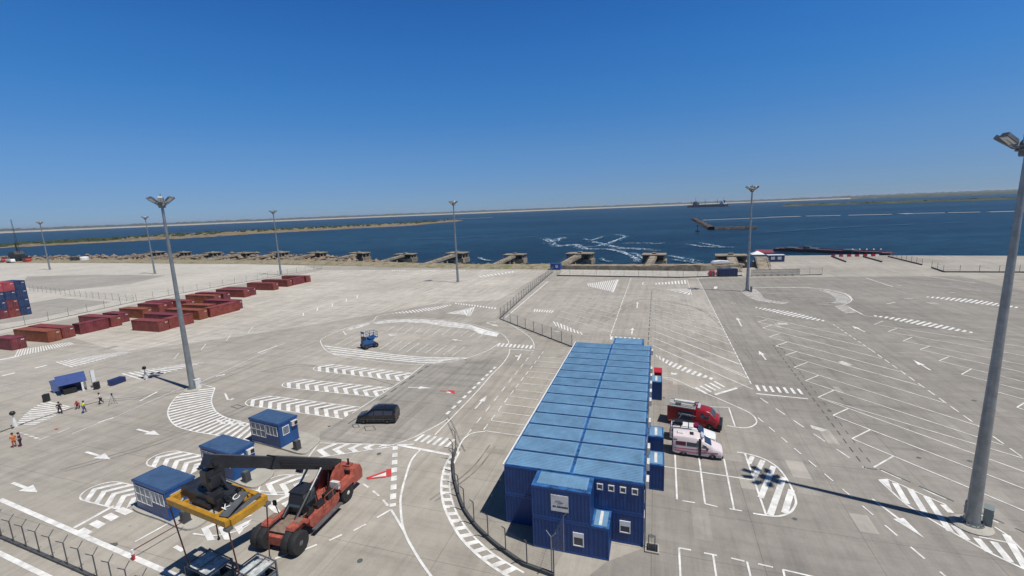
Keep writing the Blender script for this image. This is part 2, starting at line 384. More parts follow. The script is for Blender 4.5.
def clump(b, c, r, h):
    n = 7; P = [(c.x+r*random.uniform(.7, 1.2)*math.cos(k*6.283/n), c.y+r*random.uniform(.7, 1.2)*math.sin(k*6.283/n), c.z) for k in range(n)]
    P += [(c.x+r*.6*random.uniform(.6, 1.3)*math.cos(k*6.283/n+.4), c.y+r*.6*random.uniform(.6, 1.3)*math.sin(k*6.283/n+.4), c.z+h*random.uniform(.5, 1)) for k in range(n)]+[(c.x, c.y, c.z+h)]
    b.add(P, [(k, (k+1) % n, n+(k+1) % n, n+k) for k in range(n)]+[(n+k, n+(k+1) % n, 2*n) for k in range(n)])
b = MB()
for i in range(800):
    u = random.choice([random.uniform(-60, 120), random.uniform(-60, 460), random.uniform(60, 440)])
    clump(b, spit_pt(u, random.uniform(.3, .97), SEA+1.7), random.uniform(2, 7)*(1.7 if u < 110 else 1), random.uniform(1.5, 4.2))
tag(b.build('spit_scrub', m_scrub), 'dark scrub dotted along the sandy spit', 'scrub', kind='stuff')
b = MB()
for i in range(260):
    u = random.uniform(785, 1180); d = 1990+abs(u-900)*.8+random.uniform(0, 100)
    clump(b, polar(u, d, SEA+2), random.uniform(5, 14), random.uniform(2, 6))
tag(b.build('far_spit_scrub', m_scrub), 'dark line of scrub on the low spit at right', 'scrub', kind='stuff')

# white sand bar and breakwater at right
m_bar = M('pale_sand_bar', (.42, .42, .40), .9)
b = MB()
for seg in (((768, 217.6), (800, 216.6)), ((806, 216.4), (840, 215.8)), ((848, 215.6), (892, 214.6)), ((900, 214.2), (912, 213.6)), ((916, 213.7), (945, 213.2)), ((948, 213), (980, 212.4)), ((988, 212.3), (1060, 210.4)), ((702, 220.4), (768, 217.8)), ((440, 219.8), (493, 217.4))):
    a, c = at(*seg[0], SEA), at(*seg[1], SEA); a.z = c.z = SEA+.1
    b.bar(a, c, 13 if seg[0][0] > 760 else 8, .9)
tag(b.build('sand_bars', m_bar), kind='structure')

# foam and slick lines on the water
m_foam = M('sea_foam', (.50, .56, .60), .7, var=.3, scale=.2)
m_slick = M('calm_water_slick', (.05, .11, .155), .3, var=.2, scale=.05)
zf = [SEA+.03]
def foam(pts, wd, m, obj, strands=1, gap=0.):
    P0_ = spline([at(u, v, SEA) for u, v in pts], 14)
    for st_ in range(strands):
        off = random.uniform(-1, 1)*wd*.9*(strands > 1); L = []; on = True; left = random.randint(3, 9)
        for i, p in enumerate(P0_):
            d = (P0_[min(i+1, len(P0_)-1)]-P0_[max(i-1, 0)]); d.z = 0; d.normalize(); nrm = Vector((-d.y, d.x, 0))
            k = wd*random.uniform(.15, 1.1)*min(1, .2+3*min(i, len(P0_)-1-i)/len(P0_))*(.55 if strands > 1 else 1); q = nrm*(random.uniform(-.45, .45)*wd+off)
            L.append((p+q+nrm*k/2, p+q-nrm*k/2, random.random() < gap))
        for (a, c, g_), (e, g, _) in zip(L[:-1], L[1:]):
            if g_: continue
            obj.quad((a.x, a.y, zf[0]), (c.x, c.y, zf[0]), (g.x, g.y, zf[0]), (e.x, e.y, zf[0]))
        zf[0] += .004
fb = MB(); sb_ = MB()
for pts, wd in ((((544, 238), (552, 241.5), (560, 239), (566, 237)), 5), (((548, 240), (558, 246), (574, 244.5), (586, 248.6), (600, 249.5)), 4.5), (((580, 246.5), (596, 246), (612, 241.5), (624, 236.5), (614, 234.5)), 3.6),
                (((584, 239), (600, 243.5), (618, 247.5), (636, 248.5), (652, 249.5)), 4), (((586, 248.8), (606, 249.4), (622, 252.5), (634, 258), (636, 262)), 3.6), (((608, 249.4), (628, 249), (645, 250.2), (660, 251)), 3.2),
                (((642, 242.8), (656, 243.8), (664, 243.2)), 3.2), (((622, 243.6), (634, 243.3), (640, 243.8)), 2.6), (((686, 244), (702, 246.6), (722, 247.6), (735, 247.3)), 2.6), (((698, 242.8), (716, 246.2), (726, 247.8)), 2.2),
                (((668, 256), (684, 259), (700, 262.2)), 2.2), (((672, 259.5), (688, 262), (704, 264)), 1.8), (((480, 257.7), (486, 260.3), (494, 261)), 2.6), (((604, 236.5), (592, 240.5), (584, 239)), 2.4), (((632, 253), (640, 256.5), (642, 260)), 2.2), (((602, 258.5), (606, 261.5), (614, 262)), 1.4)):
    foam(pts, wd*1.25, m_slick, sb_, 3, .12); foam(pts, wd*.7, m_foam, fb, 4, .55)
for pts, wd in ((((256, 242.5), (340, 240.8), (420, 239.2), (520, 236.3)), 7), (((270, 245), (330, 242.5), (380, 241.5)), 6), (((100, 251), (150, 248.5), (210, 244.5)), 9), (((430, 239.5), (500, 235.5), (600, 234.6)), 6), (((512, 238), (540, 237)), 8),
                (((60, 258), (120, 254), (150, 252.5)), 6), (((760, 233), (860, 227), (980, 222)), 7)):
    foam(pts, wd*.7, m_slick, sb_, 2, .1)
tag(fb.build('foam_streaks', m_foam, fix=False), 'white foam streaks curling on the dark water', 'foam', kind='stuff')
tag(sb_.build('water_slicks', m_slick, fix=False), 'pale calm slicks lying across the dark sea', 'slick', kind='stuff')
for nme in ('foam_streaks', 'water_slicks'):
    bm = bmesh.new(); bm.from_mesh(bpy.data.objects[nme].data)
    for f_ in bm.faces:
        f_.normal_update()
        if f_.normal.z < 0: f_.normal_flip()
    bm.to_mesh(bpy.data.objects[nme].data); bm.free()

# ================================================================== ROAD MARKINGS
class Paint(MB):
    def __init__(s, z): super().__init__(); s.z = z; s.k = 0
    def nz(s): s.k += 1; return s.z+(s.k % 60)*.00035
    def face(s, P, z=None):
        z = s.nz() if z is None else z
        A = sum(P[i][0]*P[(i+1) % len(P)][1]-P[(i+1) % len(P)][0]*P[i][1] for i in range(len(P)))
        if A < 0: P = P[::-1]
        s.add([(p[0], p[1], z) for p in P], [tuple(range(len(P)))])
    def wl(s, a, c, w):                      # world line
        d = Vector((c[0]-a[0], c[1]-a[1])); 
        if d.length < 1e-4: return
        d.normalize(); n = Vector((-d.y, d.x))*w/2
        s.face([(a[0]+n.x, a[1]+n.y), (c[0]+n.x, c[1]+n.y), (c[0]-n.x, c[1]-n.y), (a[0]-n.x, a[1]-n.y)])
    def ln(s, a, c, w=.14): s.wl(at(*a), at(*c), w)
    def lw(s, P, w):                         # mitred world polyline
        z = s.nz(); L = []
        for i, p in enumerate(P):
            d = Vector(P[min(i+1, len(P)-1)][:2])-Vector(P[max(i-1, 0)][:2])
            if d.length < 1e-5: continue
            d.normalize(); n = Vector((-d.y, d.x))*w/2; L.append(((p[0]+n.x, p[1]+n.y), (p[0]-n.x, p[1]-n.y)))
        for (a, c), (e, g) in zip(L[:-1], L[1:]): s.face([a, c, g, e], z)
    def cv(s, pts, w=.14, n=6): s.lw(spline([at(*p) for p in pts], n), w)
    def pl(s, pts, w=.14): s.lw([at(*p) for p in pts], w)
    def ds(s, a, c, w=.14, on=1.5, off=1.5):
        a, c = at(*a), at(*c); L = (c-a).length; d = (c-a)/L; t = 0
        while t < L: s.wl(a+d*t, a+d*min(L, t+on), w); t += on+off
    def pg(s, *pts): s.face([at(*p) for p in pts])
    def edge(s, pts, n=12):
        W = [at(*p) for p in pts]
        if len(W) > 2: W = spline(W, 8)
        D = [0]
        for a, c in zip(W[:-1], W[1:]): D.append(D[-1]+(c-a).length)
        def f(t):
            t *= D[-1]
            for i in range(len(W)-1):
                if D[i+1] >= t-1e-9: return W[i].lerp(W[i+1], (t-D[i])/max(1e-9, D[i+1]-D[i]))
            return W[-1]
        return f
    def ht(s, A, B, n, duty=.5, t0=0, t1=1):
        fa, fb_ = s.edge(A), s.edge(B)
        for i in range(n):
            u, v = t0+(t1-t0)*i/n, t0+(t1-t0)*(i+duty)/n
            s.face([fa(u), fa(v), fb_(v), fb_(u)])
    def ar(s, tail, head, w=.22, hw=.8, hl=1.5):
        a, c = at(*tail), at(*head); d = c-a; L = d.length; d.normalize(); n = Vector((-d.y, d.x, 0)); hl = min(hl, L*.55)
        m_ = c-d*hl; s.wl(a, m_, w); s.face([m_+n*hw/2, m_-n*hw/2, c])
    def chev(s, tip, end, hw, sp=1.5, th=.55, round_=1.3, ang=45, grow=None, ol=.14):
        A, C = at(*tip), at(*end); e = C-A; L = e.length; e.normalize(); p = Vector((-e.y, e.x, 0)); k = math.tan(R(90-ang)); r = hw*round_
        def wd(x):
            if grow: return max(.02, hw*(grow[0]+(grow[1]-grow[0])*x/L))
            return hw*math.sqrt(max(0, 1-(1-x/r)**2)) if x < r else hw
        for i in range(int(L/sp)+1):
            s0 = .35+i*sp
            for sg in (1, -1):
                q = []
                for off in (0, th):
                    y = 0
                    while y < hw and s0+off+k*y < L-.05 and y < wd(s0+off+k*y)-.03: y += .05
                    q.append((s0+off, 0)); q.append((s0+off+k*y, y))
                if q[0][0] > L-.3: continue
                P = [A+e*x+p*(sg*y) for x, y in (q[0], q[1], q[3], q[2])]
                if (P[0]-P[1]).length > .15: s.face(P)
        if ol:
            xs = [0, .02, .08, .18, .3, .5, .75, 1.0]; xs = [x*r for x in xs]+[L]
            top = [A+e*x+p*wd(x) for x in xs]; bot = [A+e*x-p*wd(x) for x in xs]
            s.lw(bot[::-1]+top[1:], ol)
P = Paint(.020); D = Paint(.012); O = Paint(.042); T = Paint(.008)
WO = Paint(.016)                                   # old, worn paint

# --- left event corner
P.ht([(46, 401), (30, 410), (14, 426)], [(71, 407), (55, 416), (34, 425.5)], 13, .5)
P.ht([(55, 362), (118, 352)], [(72, 367.5), (134, 351.7)], 16, .5)
P.ds((2, 376), (52, 364.2), .9, 1.6, 2.6); P.ht([(121, 374), (190, 363)], [(141, 380), (207, 362)], 12, .5)
P.ht([(18, 350), (70, 342)], [(14, 357.5), (76, 344)], 22, .5)
P.ln((0, 360), (20, 356), .9); P.ln((72, 433.8), (107, 420), .14); P.ln((98, 422.6), (114, 417.6), .3); P.ds((58, 433), (70, 428), .14)
P.ln((140, 401), (157.5, 391.8), .3); P.ln((114, 417.6), (190, 384), .1); P.ln((200, 382.6), (285, 343), .12); P.ln((216, 376.5), (225, 374.5), .5); P.ln((258, 353), (277, 345.8), .4)
P.ht([(12, 430), (38, 440)], [(17, 431.5), (43, 439)], 5, .55); P.ln((38, 440.5), (49, 436.5), .14)
P.ar((137, 429.4), (160, 435.2), .3, 1.1, 2.2); P.ar((86, 452), (110.5, 459.4), .3, 1.1, 2.2); P.ar((12.5, 483), (37.5, 492.5), .3, 1.1, 2.2)
P.pl([(225, 393.5), (228, 400)], .25); P.ar((228, 400), (235, 399), .25, .9, 1.2)
P.ln((0, 386), (30, 380), .1); P.ln((0, 392), (34, 384), .1); P.ln((36, 374), (118, 352.6), .1)
P.ln((92, 404), (140, 390), .08); P.ln((100, 440), (30, 460), .06)
O.face([at(54, 429.3), at(57, 428.6), at(59, 429.2), at(56, 430)])
# --- S island below the left mast
A_ = [(187, 391), (176, 397.5), (168.5, 409), (169, 418), (176, 426), (191, 431), (213, 435), (250, 441)]
B_ = [(215, 388), (211.5, 400), (214, 409), (219, 414), (227, 418), (236, 420.5), (247, 423.5), (262, 427)]
P.ht(A_, B_, 24, .48); P.cv(A_, .16); P.cv(B_, .16); P.cv([(187, 391), (190, 386.5), (203, 385), (215, 388)], .16)
# --- chevron islands
P.chev((316, 366.6), (408, 377.2), 1.75, 1.75, .75, 1.3); P.chev((285, 382.6), (384, 392.6), 1.75, 1.75, .75, 1.3); P.chev((249.5, 399.5), (352, 413), 1.75, 1.6, .7, 1.3)
P.cv([(408, 377.2), (404, 374.5), (399, 376.5)], .14); P.cv([(384, 392.6), (380, 389), (374, 391)], .14)
P.chev((154, 456.5), (205, 466.5), 1.55, 1.45, .68, 1.2); P.chev((90, 488.5), (141, 500.5), 1.5, 1.4, .66, 1.2)
P.chev((313, 451), (394, 446), 1.7, 1.7, .75, 1, grow=(1, .1))
P.chev((262, 484.5), (300, 485), 1.6, 1.4, .65, 1.0, ol=.14); P.cv([(256, 490.5), (268, 492.2), (284, 492.4), (300, 490)], .16)
P.chev((197, 529), (246, 527), 1.5, 1.4, .65, 1.0, ol=0); P.cv([(193, 534), (215, 536), (238, 531), (250, 524)], .16)
P.chev((262, 506), (292, 503), 1.5, 1.3, .6, 1.0, ol=0)
P.ht([(214, 419.5), (246, 421)], [(222, 424), (250, 427)], 3, .5)
# --- lane lines between the booths
P.pl([(352, 413.5), (384, 392.8), (408, 377.2), (424, 364.6)], .14); D.ds((357, 416), (428, 366), .25, 1.6, 1.0); D.ds((348, 424), (366, 412), .22, 1.6, 1.2)
P.ln((0, 499.5), (178, 577), .4); P.ln((-40, 534), (50, 578), .35); P.ln((74, 528), (114, 506), .35)
for q in (((75, 532.5), (84, 527.5), (93, 532), (84, 537)), ((88.5, 524.5), (97, 520), (106, 524), (98, 529)), ((102, 517), (111, 512.8), (119.5, 517), (111, 521.5)), ((114.5, 511), (123, 507), (134, 511.5), (125, 515.5))): P.pg(*q)
P.ln((135, 542), (173, 521), .2); P.ln((175, 546.5), (183, 551), .3)
D.face([at(106, 547), at(110, 543.5), at(117.5, 542.5), at(118, 545), at(112, 548)])
# --- roundabout oval
P.cv([(498, 344), (487, 351), (465, 358.7), (442, 362.7), (417, 364.6), (392, 363.2), (367, 360), (340, 356), (327, 351), (321.5, 344), (322, 339), (338, 331), (353, 326), (372, 321.3), (378, 316), (393, 313.2)], .16)
P.cv([(338, 331), (353, 326.3), (372, 322), (393, 319), (417, 318), (443, 319.8), (471, 324), (499, 333), (507, 339), (509, 344)], .15)
for k in range(4): P.cv([(324+3*k, 346+2.6*k), (367+4*k, 351.5+2.4*k), (417+3*k, 357+1.9*k), (467-8*k, 358.3+.9*k)], .42)
WO.pg((372, 322.4), (393, 319.6), (417, 318.8), (443, 320.5), (470, 324.5), (497, 333.6), (491, 336), (468, 329), (443, 326.5), (427, 323.5), (400, 322.2), (376, 324))
WO.pg((345, 330), (352, 326.8), (371, 322.6), (368, 325.5), (352, 330))
for i in range(11): P.ln((386+9.3*i, 332+.55*i), (394.5+9.3*i, 326+.5*i), .12)
for i in range(9): P.ln((380+9*i, 349.5+.8*i), (393+9*i, 340.5+.8*i), .14)
for i in range(4): P.ln((336+8*i, 345+.6*i), (352+8*i, 336+.6*i), .11)
P.ar((462, 341), (451, 339.5), .25, .9, 1.6); WO.pg((387, 334.5), (394, 333.6), (398, 335), (391, 336.2)); P.ar((343, 331), (346, 335), .2, .8, 1)
P.ht([(391, 313.2), (417, 309.6), (443, 305.6), (452, 304.5)], [(393, 313.8), (419, 312.2), (440, 308.8), (452, 305.2)], 19, .5)
P.ht([(455, 302.7), (498, 307.8)], [(455.5, 304), (497, 309.5)], 15, .5)
WO.pg((445.5, 313.4), (474, 307.2), (467, 315)); P.ht([(463, 311), (477, 305.8)], [(467, 316.5), (471, 316)], 4, .5)
# --- right hand lane of the roundabout
P.cv([(497.6, 318.6), (508, 323.5), (518, 329), (529, 336.7), (533.5, 343), (534, 349)], .15); P.ar((486, 323), (499, 326.5), .3, 1.1, 2); P.cv([(487, 323), (491, 321.8), (496, 322.5)], .25)
P.pg((471, 326), (499, 333.4), (496.5, 337), (478, 333.5))
P.ht([(499, 343.2), (535, 345.8)], [(496.5, 346.5), (533, 349.2)], 9, .5)
P.ln((509.5, 349.3), (534, 350.8), .28)
P.cv([(509.5, 349.3), (508.7, 354.7), (502.5, 364), (491.5, 375), (479, 389.5), (458, 411.5), (435, 435)], .15)
P.ds((495.6, 367), (445, 416), .4, .95, .75); P.ds((533, 352), (467, 435), .12, 1.7, 1.6); P.ds((543.5, 351.5), (483.5, 430), .12, 1.5, 1.1)
P.cv([(521, 354), (517.5, 360.5)], .25); P.ar((520, 357.5), (515, 355.5), .25, .9, 1.2)
for a, c in (((541.5, 357), (563, 358.6)), ((537, 361), (561, 363.3)), ((534, 366.4), (559, 368.2)), ((529, 371.4), (556, 374)), ((526.7, 377), (552.5, 380)), ((521.6, 383.4), (548.3, 386)), ((515.4, 389.8), (543.4, 393)), ((509, 396.2), (538, 400)), ((505, 404.5), (535, 408)), ((498, 412), (531, 416.3)), ((491, 420.8), (525, 425.4)), ((485, 431), (520, 436))): P.ln(a, c, .12)
P.ar((475, 409), (487, 395.6), .2, .8, 2); P.ar((408, 387.4), (432, 388.2), .22, .9, 2)
P.ht([(422.5, 434.6), (459.5, 440.2)], [(413.5, 441.2), (450.5, 448.4)], 6, .45)
P.cv([(380, 447.6), (395, 444.2), (413, 438), (435, 426.8), (448, 419)], .16); P.ln((399, 445.4), (450, 455), .4)
P.cv([(421, 449.4), (411.7, 460), (406, 476), (401.5, 493), (400.5, 505), (403.5, 529.5), (416, 554.5), (432, 578)], .2)
P.ds((395.3, 446.5), (392.7, 507), .55, .85, .62); P.pl([(391, 510), (396, 518), (405, 533)], .2)
for a, c in (((377, 518), (391, 510)), ((353.5, 531), (366, 524.5)), ((329, 541), (342, 535)), ((302, 551), (317, 545)), ((275, 559), (288.5, 554.5)), ((353.5, 476), (359, 480)), ((363, 484), (368.5, 487.5)), ((373, 491), (379, 496)), ((383, 500), (388, 506))): P.ln(a, c, .2)
P.ln((414, 444.5), (397, 445), .3)
for a, c in (((440, 391), (449, 391.6)),): O.wl(at(*a), at(*c), .18)
O.face(px((448, 390.3), (454.5, 390.8), (455, 394), (451, 392.8)))
O.face(px((366, 478), (386, 470.8), (386, 472.2), (370, 478.2))); O.face(px((366, 478.6), (386, 476.2), (386, 477.6), (368, 479.6))); O.face(px((386.4, 469.5), (391.5, 469.2), (391.5, 476.6), (386.4, 477)))
P.pg((371, 477.8), (386, 472.4), (386, 476), (372, 478)); P.pg((446, 391.8), (452, 391.9), (451, 393.3), (447, 392.7))
# --- hatched curb band round the fence
OUT = [(455, 450.5), (446, 464), (441.5, 482), (443, 502), (450.5, 521), (463.5, 541), (485, 561), (512, 579)]
INN = [(459.5, 452), (452.5, 467), (449.5, 484), (452.5, 502), (460, 519), (474, 537), (495, 555.5), (524, 573)]
P.cv(OUT, .22); P.cv(INN, .16); P.ht(OUT, INN, 19, .45)
P.cv([(485, 431.6), (473, 433.2), (465, 437.8), (460, 445), (457, 453)], .18)
# --- stalls beyond the office
P.ds((631, 278), (610, 336.5), .16, 3, .5)
for a, c in (((581.7, 289.7), (625, 294.7)), ((579, 293), (623.4, 299)), ((576, 296), (621.7, 302.6)), ((571.7, 299.4), (619, 308)), ((567.5, 303), (617, 314.3)), ((564, 306.5), (615, 319)), ((560, 311), (612.8, 326)), ((557, 316), (611, 332.4))): P.ln(a, c, .17)
P.ht([(587, 283.6), (618, 279.5)], [(588.5, 286.4), (612.5, 292)], 14, .5); P.ln((618, 279.6), (612.8, 292.2), .5)
P.ht([(655, 283.2), (687, 279.8)], [(655.5, 284.6), (688, 284)], 10, .5); P.ht([(665, 289.2), (692, 295.8)], [(688, 288.8), (691, 291.6)], 6, .5); P.pl([(687, 279.8), (692, 295.5)], .16)
P.cv([(646.5, 282.4), (643.5, 282.6), (642.6, 284.4), (645.5, 285.2)], .3); P.ar((637, 308.2), (637.5, 302.2), .25, .9, 2); P.ar((631.7, 334.5), (632.6, 327.8), .25, .9, 2)
P.ht([(610.5, 336.4), (642.5, 338.4)], [(610, 339.6), (642, 341)], 7, .5); P.ht([(534.5, 309.2), (555.5, 310.8)], [(533.5, 311.8), (553, 313)], 8, .5)
P.ht([(552.5, 321.2), (564, 325), (583, 333.6)], [(556, 326.5), (568, 331), (585, 335.6)], 9, .5); P.ar((553, 331), (559, 331.8), .25, 1, 1.5)
D.ds((651.8, 290), (648, 345), .16, 2.2, 1.2)
P.ds((697.5, 278), (751, 384), .17, 1.6, .35)
dv = (at(710, 338)-at(652, 318)).normalized(); a0, a1 = at(697.5, 278), at(751, 384)
for v in (287.5, 291, 295, 299, 303.5, 308, 313, 318, 324, 330.5, 337.5, 345.5):
    s0 = at(652.3, v); e = a1-a0; den = dv.x*e.y-dv.y*e.x; t = ((a0.x-s0.x)*e.y-(a0.y-s0.y)*e.x)/den
    P.wl(s0, s0+dv*(t-.2), .17)
for a, c in (((684, 342.5), (738, 364)), ((682, 350.5), (747, 378))): P.ln(a, c, .17)
P.ht([(655, 354.5), (664, 358.5), (690, 369), (716, 379.5)], [(657, 357.5), (670, 366), (690, 374), (715, 381)], 13, .5)
P.cv([(654, 377), (672, 378.5), (693, 388), (713, 396.4), (733, 405.2), (750, 413.3), (756.6, 421), (753, 426), (745, 428), (735, 427.2), (727, 425.6)], .15)
P.ln((729, 408.4), (735, 426.4), .15); P.ln((709, 406.9), (730, 407.7), .13); P.ln((715, 394.8), (737, 388.2), .4)
P.ht([(694.5, 388), (717.5, 380.3)], [(705.5, 394.2), (728, 386)], 5, .42); P.ht([(755, 385), (803.5, 389.4)], [(758, 391), (808, 395)], 7, .42); P.ln((756, 393.8), (808, 399), .28)
P.ar((677, 373.5), (671, 374.5), .5, 1.4, 1.2); P.ar((766, 360), (759, 351), .25, .9, 2); P.ar((741.5, 326.5), (737, 317.8), .25, .9, 2); P.ar((930.5, 370.4), (913, 360), .25, .9, 2.4); P.ar((865, 332), (852, 326), .3, 1.1, 2); P.ar((716, 286.6), (715, 289), .9, 1.2, .8)
WO.pg((776.5, 322.4), (787, 323.3), (789, 325), (779, 324.6)); WO.pg((838, 362), (842.5, 364.5), (850, 366), (853, 365), (842, 361)); WO.pg((810, 425), (817, 427), (828, 430), (822, 431.5), (812, 428.5))
# --- field of stalls at right
st = [(785.5, 355.2), (794, 367.5), (805.5, 381), (818, 397.5), (833, 415.6), (852, 439), (873.6, 467.8)]
tk = [(797.5, 351.5), (807.5, 362.5), (819, 375.3), (833.5, 390.6), (849, 408.4), (870, 430), (893, 456.6)]
en = [(944, 403), (977, 425.8), (1003, 445.6), (1023, 458.6), (1050, 499), (1050, 522), None]
for s_, t_, e_ in zip(st, tk, en):
    P.ln(s_, t_, .15)
    if e_: P.ln(s_, e_, .15)
P.ln((818, 397.5), (1040, 477.5), .13)
for a, c, t_ in (((776, 346), (921, 386), (787, 342)), ((769, 337), (899, 371.5), (780, 333.5)), ((762.5, 328), (881, 358.6), (772, 325)), ((758, 322), (864, 346.5), (767, 319.6)), ((756, 316), (846, 335.5), None)):
    P.ln(a, c, .16)
    if t_: P.ln(a, t_, .16)
P.ds((833, 324.2), (871, 350), .15, 1.3, .7); P.ds((871, 350), (1040, 470), .15, 1.6, .9)
for s_, t_, e_ in (((874, 324.6), (883, 321.2), (1030, 348)), ((888, 331.8), (897, 328.4), (1030, 357)), ((903, 341.2), (912, 337.4), (1030, 366)), ((920, 349.8), (930, 346), (1030, 374)), ((939, 361), (949, 356.8), (1030, 383.5)), ((961.5, 374.6), (971.5, 369), (1030, 392)), ((987, 389.5), (997, 384), (1030, 401)), ((1017, 407.6), (1026, 402), (1030, 412))): P.ln(s_, t_, .15); P.ln(s_, e_, .16)
P.ht([(756, 307.2), (791, 312.0), (827, 321)], [(755, 307.9), (789, 316.0), (826, 321.9)], 17, .5)
P.ht([(874, 315.3), (925, 321.6), (976, 333)], [(874, 316.1), (924, 326.0), (976, 333.8)], 17, .5)
P.ht([(927, 296.5), (974, 299.6), (1021, 307.6)], [(926, 297.3), (972, 303.2), (1020, 308.5)], 18, .5)
WO.ht([(740, 291), (747, 296), (757, 300.6), (783, 304.4)], [(755, 288.8), (761, 293.5), (767, 299.4), (791, 303)], 22, .55)
P.cv([(752, 288), (785, 287.6), (815, 288.6), (833, 291.2), (846, 295), (851.5, 300), (846, 304), (838, 305.4), (818, 303.8)], .2)
WO.ht([(815, 289.2), (833, 291.8), (846, 296), (850.5, 300.5), (844, 304)], [(817, 289.6), (829, 294), (836, 299.4), (832, 302.6), (818, 303.2)], 18, .55)
WO.ht([(834, 306.2), (846, 314)], [(848, 305.6), (857, 312.8)], 7, .5); P.ln((849, 307.4), (862, 314.4), .3); P.cv([(861, 314), (868, 316.4), (880, 316.8)], .14); P.ln((721, 305), (734, 305.6), .14)
for a, c in (((866, 278), (893, 287)), ((887, 303.8), (895, 302.6)), ((897, 285.4), (902, 285.5)), ((948, 292.4), (955, 292.8)), ((904, 298.6), (913, 298.8)), ((924, 276), (975, 283))): P.ln(a, c, .3)
# --- lower right
P.ds((758, 418), (946, 577), .14, 1.15, 1.15); P.ds((760, 398), (866, 469), .14, 1.7, 1.5); P.ds((881, 470.5), (1030, 537), .16, 1.6, 1.6); D.ds((880, 469), (1030, 535), .15, 2.4, .6); D.ds((864, 468), (880, 470), .15, 1, .5)
D.ds((773, 345), (865, 468), .11, 1.0, .8); D.ds((779, 345), (873, 466), .10, .9, 1.0)
P.cv([(879, 480), (890.6, 490.7), (907, 505), (938, 524), (966, 540), (990, 553), (1028, 571)], .17); P.pl([(879, 480), (887.5, 479.5), (896.5, 483), (923.7, 495.5), (946, 505)], .14); P.pl([(994.5, 527), (1006, 534.4), (1030, 558)], .14)
P.pg((880, 480), (888, 480), (892, 490.5))
for a, c in (((895, 483.3), (907, 504)), ((910, 489), (925, 513.5)), ((926, 496.5), (950.5, 532)), ((943, 505), (951, 513)), ((954, 526), (967, 540)), ((976.6, 538.5), (989, 552.5)), ((993.5, 542), (1010, 562)), ((1006, 535), (1026, 569))): P.ln(a, c, .45)
P.ar((872, 499), (924.5, 538.5), .2, .9, 2.2); P.ln((979, 537), (1009, 543), .12)
P.ln((675, 455), (677, 499.6), .15); P.ln((699, 458), (705, 504), .15); P.ln((724, 459), (734, 509.6), .15)
for a, c in (((682.5, 501), (695, 503)), ((705, 504), (717.5, 507)), ((729.5, 509), (742, 511.2)), ((662, 466.4), (754, 480.4)), ((679, 548.3), (680.5, 579)), ((679, 548.2), (691, 550.4)), ((704, 553.2), (717, 555.8)), ((713, 555), (716.5, 579)), ((731, 558.4), (744.5, 561.6)), ((747, 562), (751, 579)), ((758, 564.2), (773, 567.6)), ((782.7, 570), (815, 577.5)), ((783, 570), (785, 579))): P.ln(a, c, .14)
P.cv([(737, 452.4), (747, 454), (764, 459.2), (778, 468.2), (788.6, 482.5), (795.5, 499), (794.5, 507), (788.6, 513.4), (775.7, 516.6), (753, 513.7)], .18); P.ln((745, 454), (766, 515.5), .17)
for a, c, w_ in (((752.5, 456.5), (749, 464), .42), ((763, 460.5), (754, 478), .45), ((773.5, 466.5), (760.5, 498), .48), ((783.5, 477.5), (770, 515.5), .5), ((791.5, 490), (784.5, 513.5), .5)): P.ln(a, c, w_)
# --- small ticks of the far left field
for x, y in ((303, 316), (317, 311), (332, 306.5), (346, 302), (357, 298.2)): P.ln((x, y), (x+.6, y-3), .35)
for x, y in ((248, 333), (226, 341), (201, 350), (174, 359)): P.ln((x, y), (x+5, y-6), .14); P.ln((x+5, y-6), (x-50, y+2), .1)
for i in range(11): WO.ln((180+12*i, 338-3.6*i), (330+9*i, 330-3.8*i), .1)
for i in range(7): WO.ln((330+10*i, 296-2*i), (440+5*i, 292-2.3*i), .12)
for i in range(5): P.ht([(362+30*i, 270.4-.1*i), (376+30*i, 270.4-.1*i)], [(362+30*i, 271-.1*i), (376+30*i, 271-.1*i)], 6, .5)
P.ht([(478, 276), (515, 271)], [(482, 277.5), (515, 272.4)], 10, .5); P.ln((548, 281.5), (505, 318), .3); P.ln((500, 292), (470, 303), .15)
# tyre marks and drains
for pts in ([(805, 470), (800, 510), (830, 545), (880, 578)], [(430, 500), (470, 470), (490, 445)], [(330, 440), (370, 438), (430, 410), (470, 370)], [(260, 372), (310, 365), (420, 395), (460, 450)], [(60, 470), (160, 440), (260, 400)], [(100, 400), (180, 390), (260, 360)], [(600, 320), (640, 300), (700, 310), (760, 370)]):
    T.cv(pts, .18, 8); T.cv([(u+5, v+1.5) for u, v in pts], .18, 8)
for i in range(10): WO.ln((880+9*i, 279+1.1*i), (960+12*i, 283+2.*i), .16)
for i in range(8): WO.ln((760+8*i, 292+1.6*i), (812+5*i, 292.6+1.3*i), .14)
WO.cv([(753, 287.9), (785, 287.4), (815, 288.2), (834, 290.8), (847, 294.6), (852.4, 300)], .5)
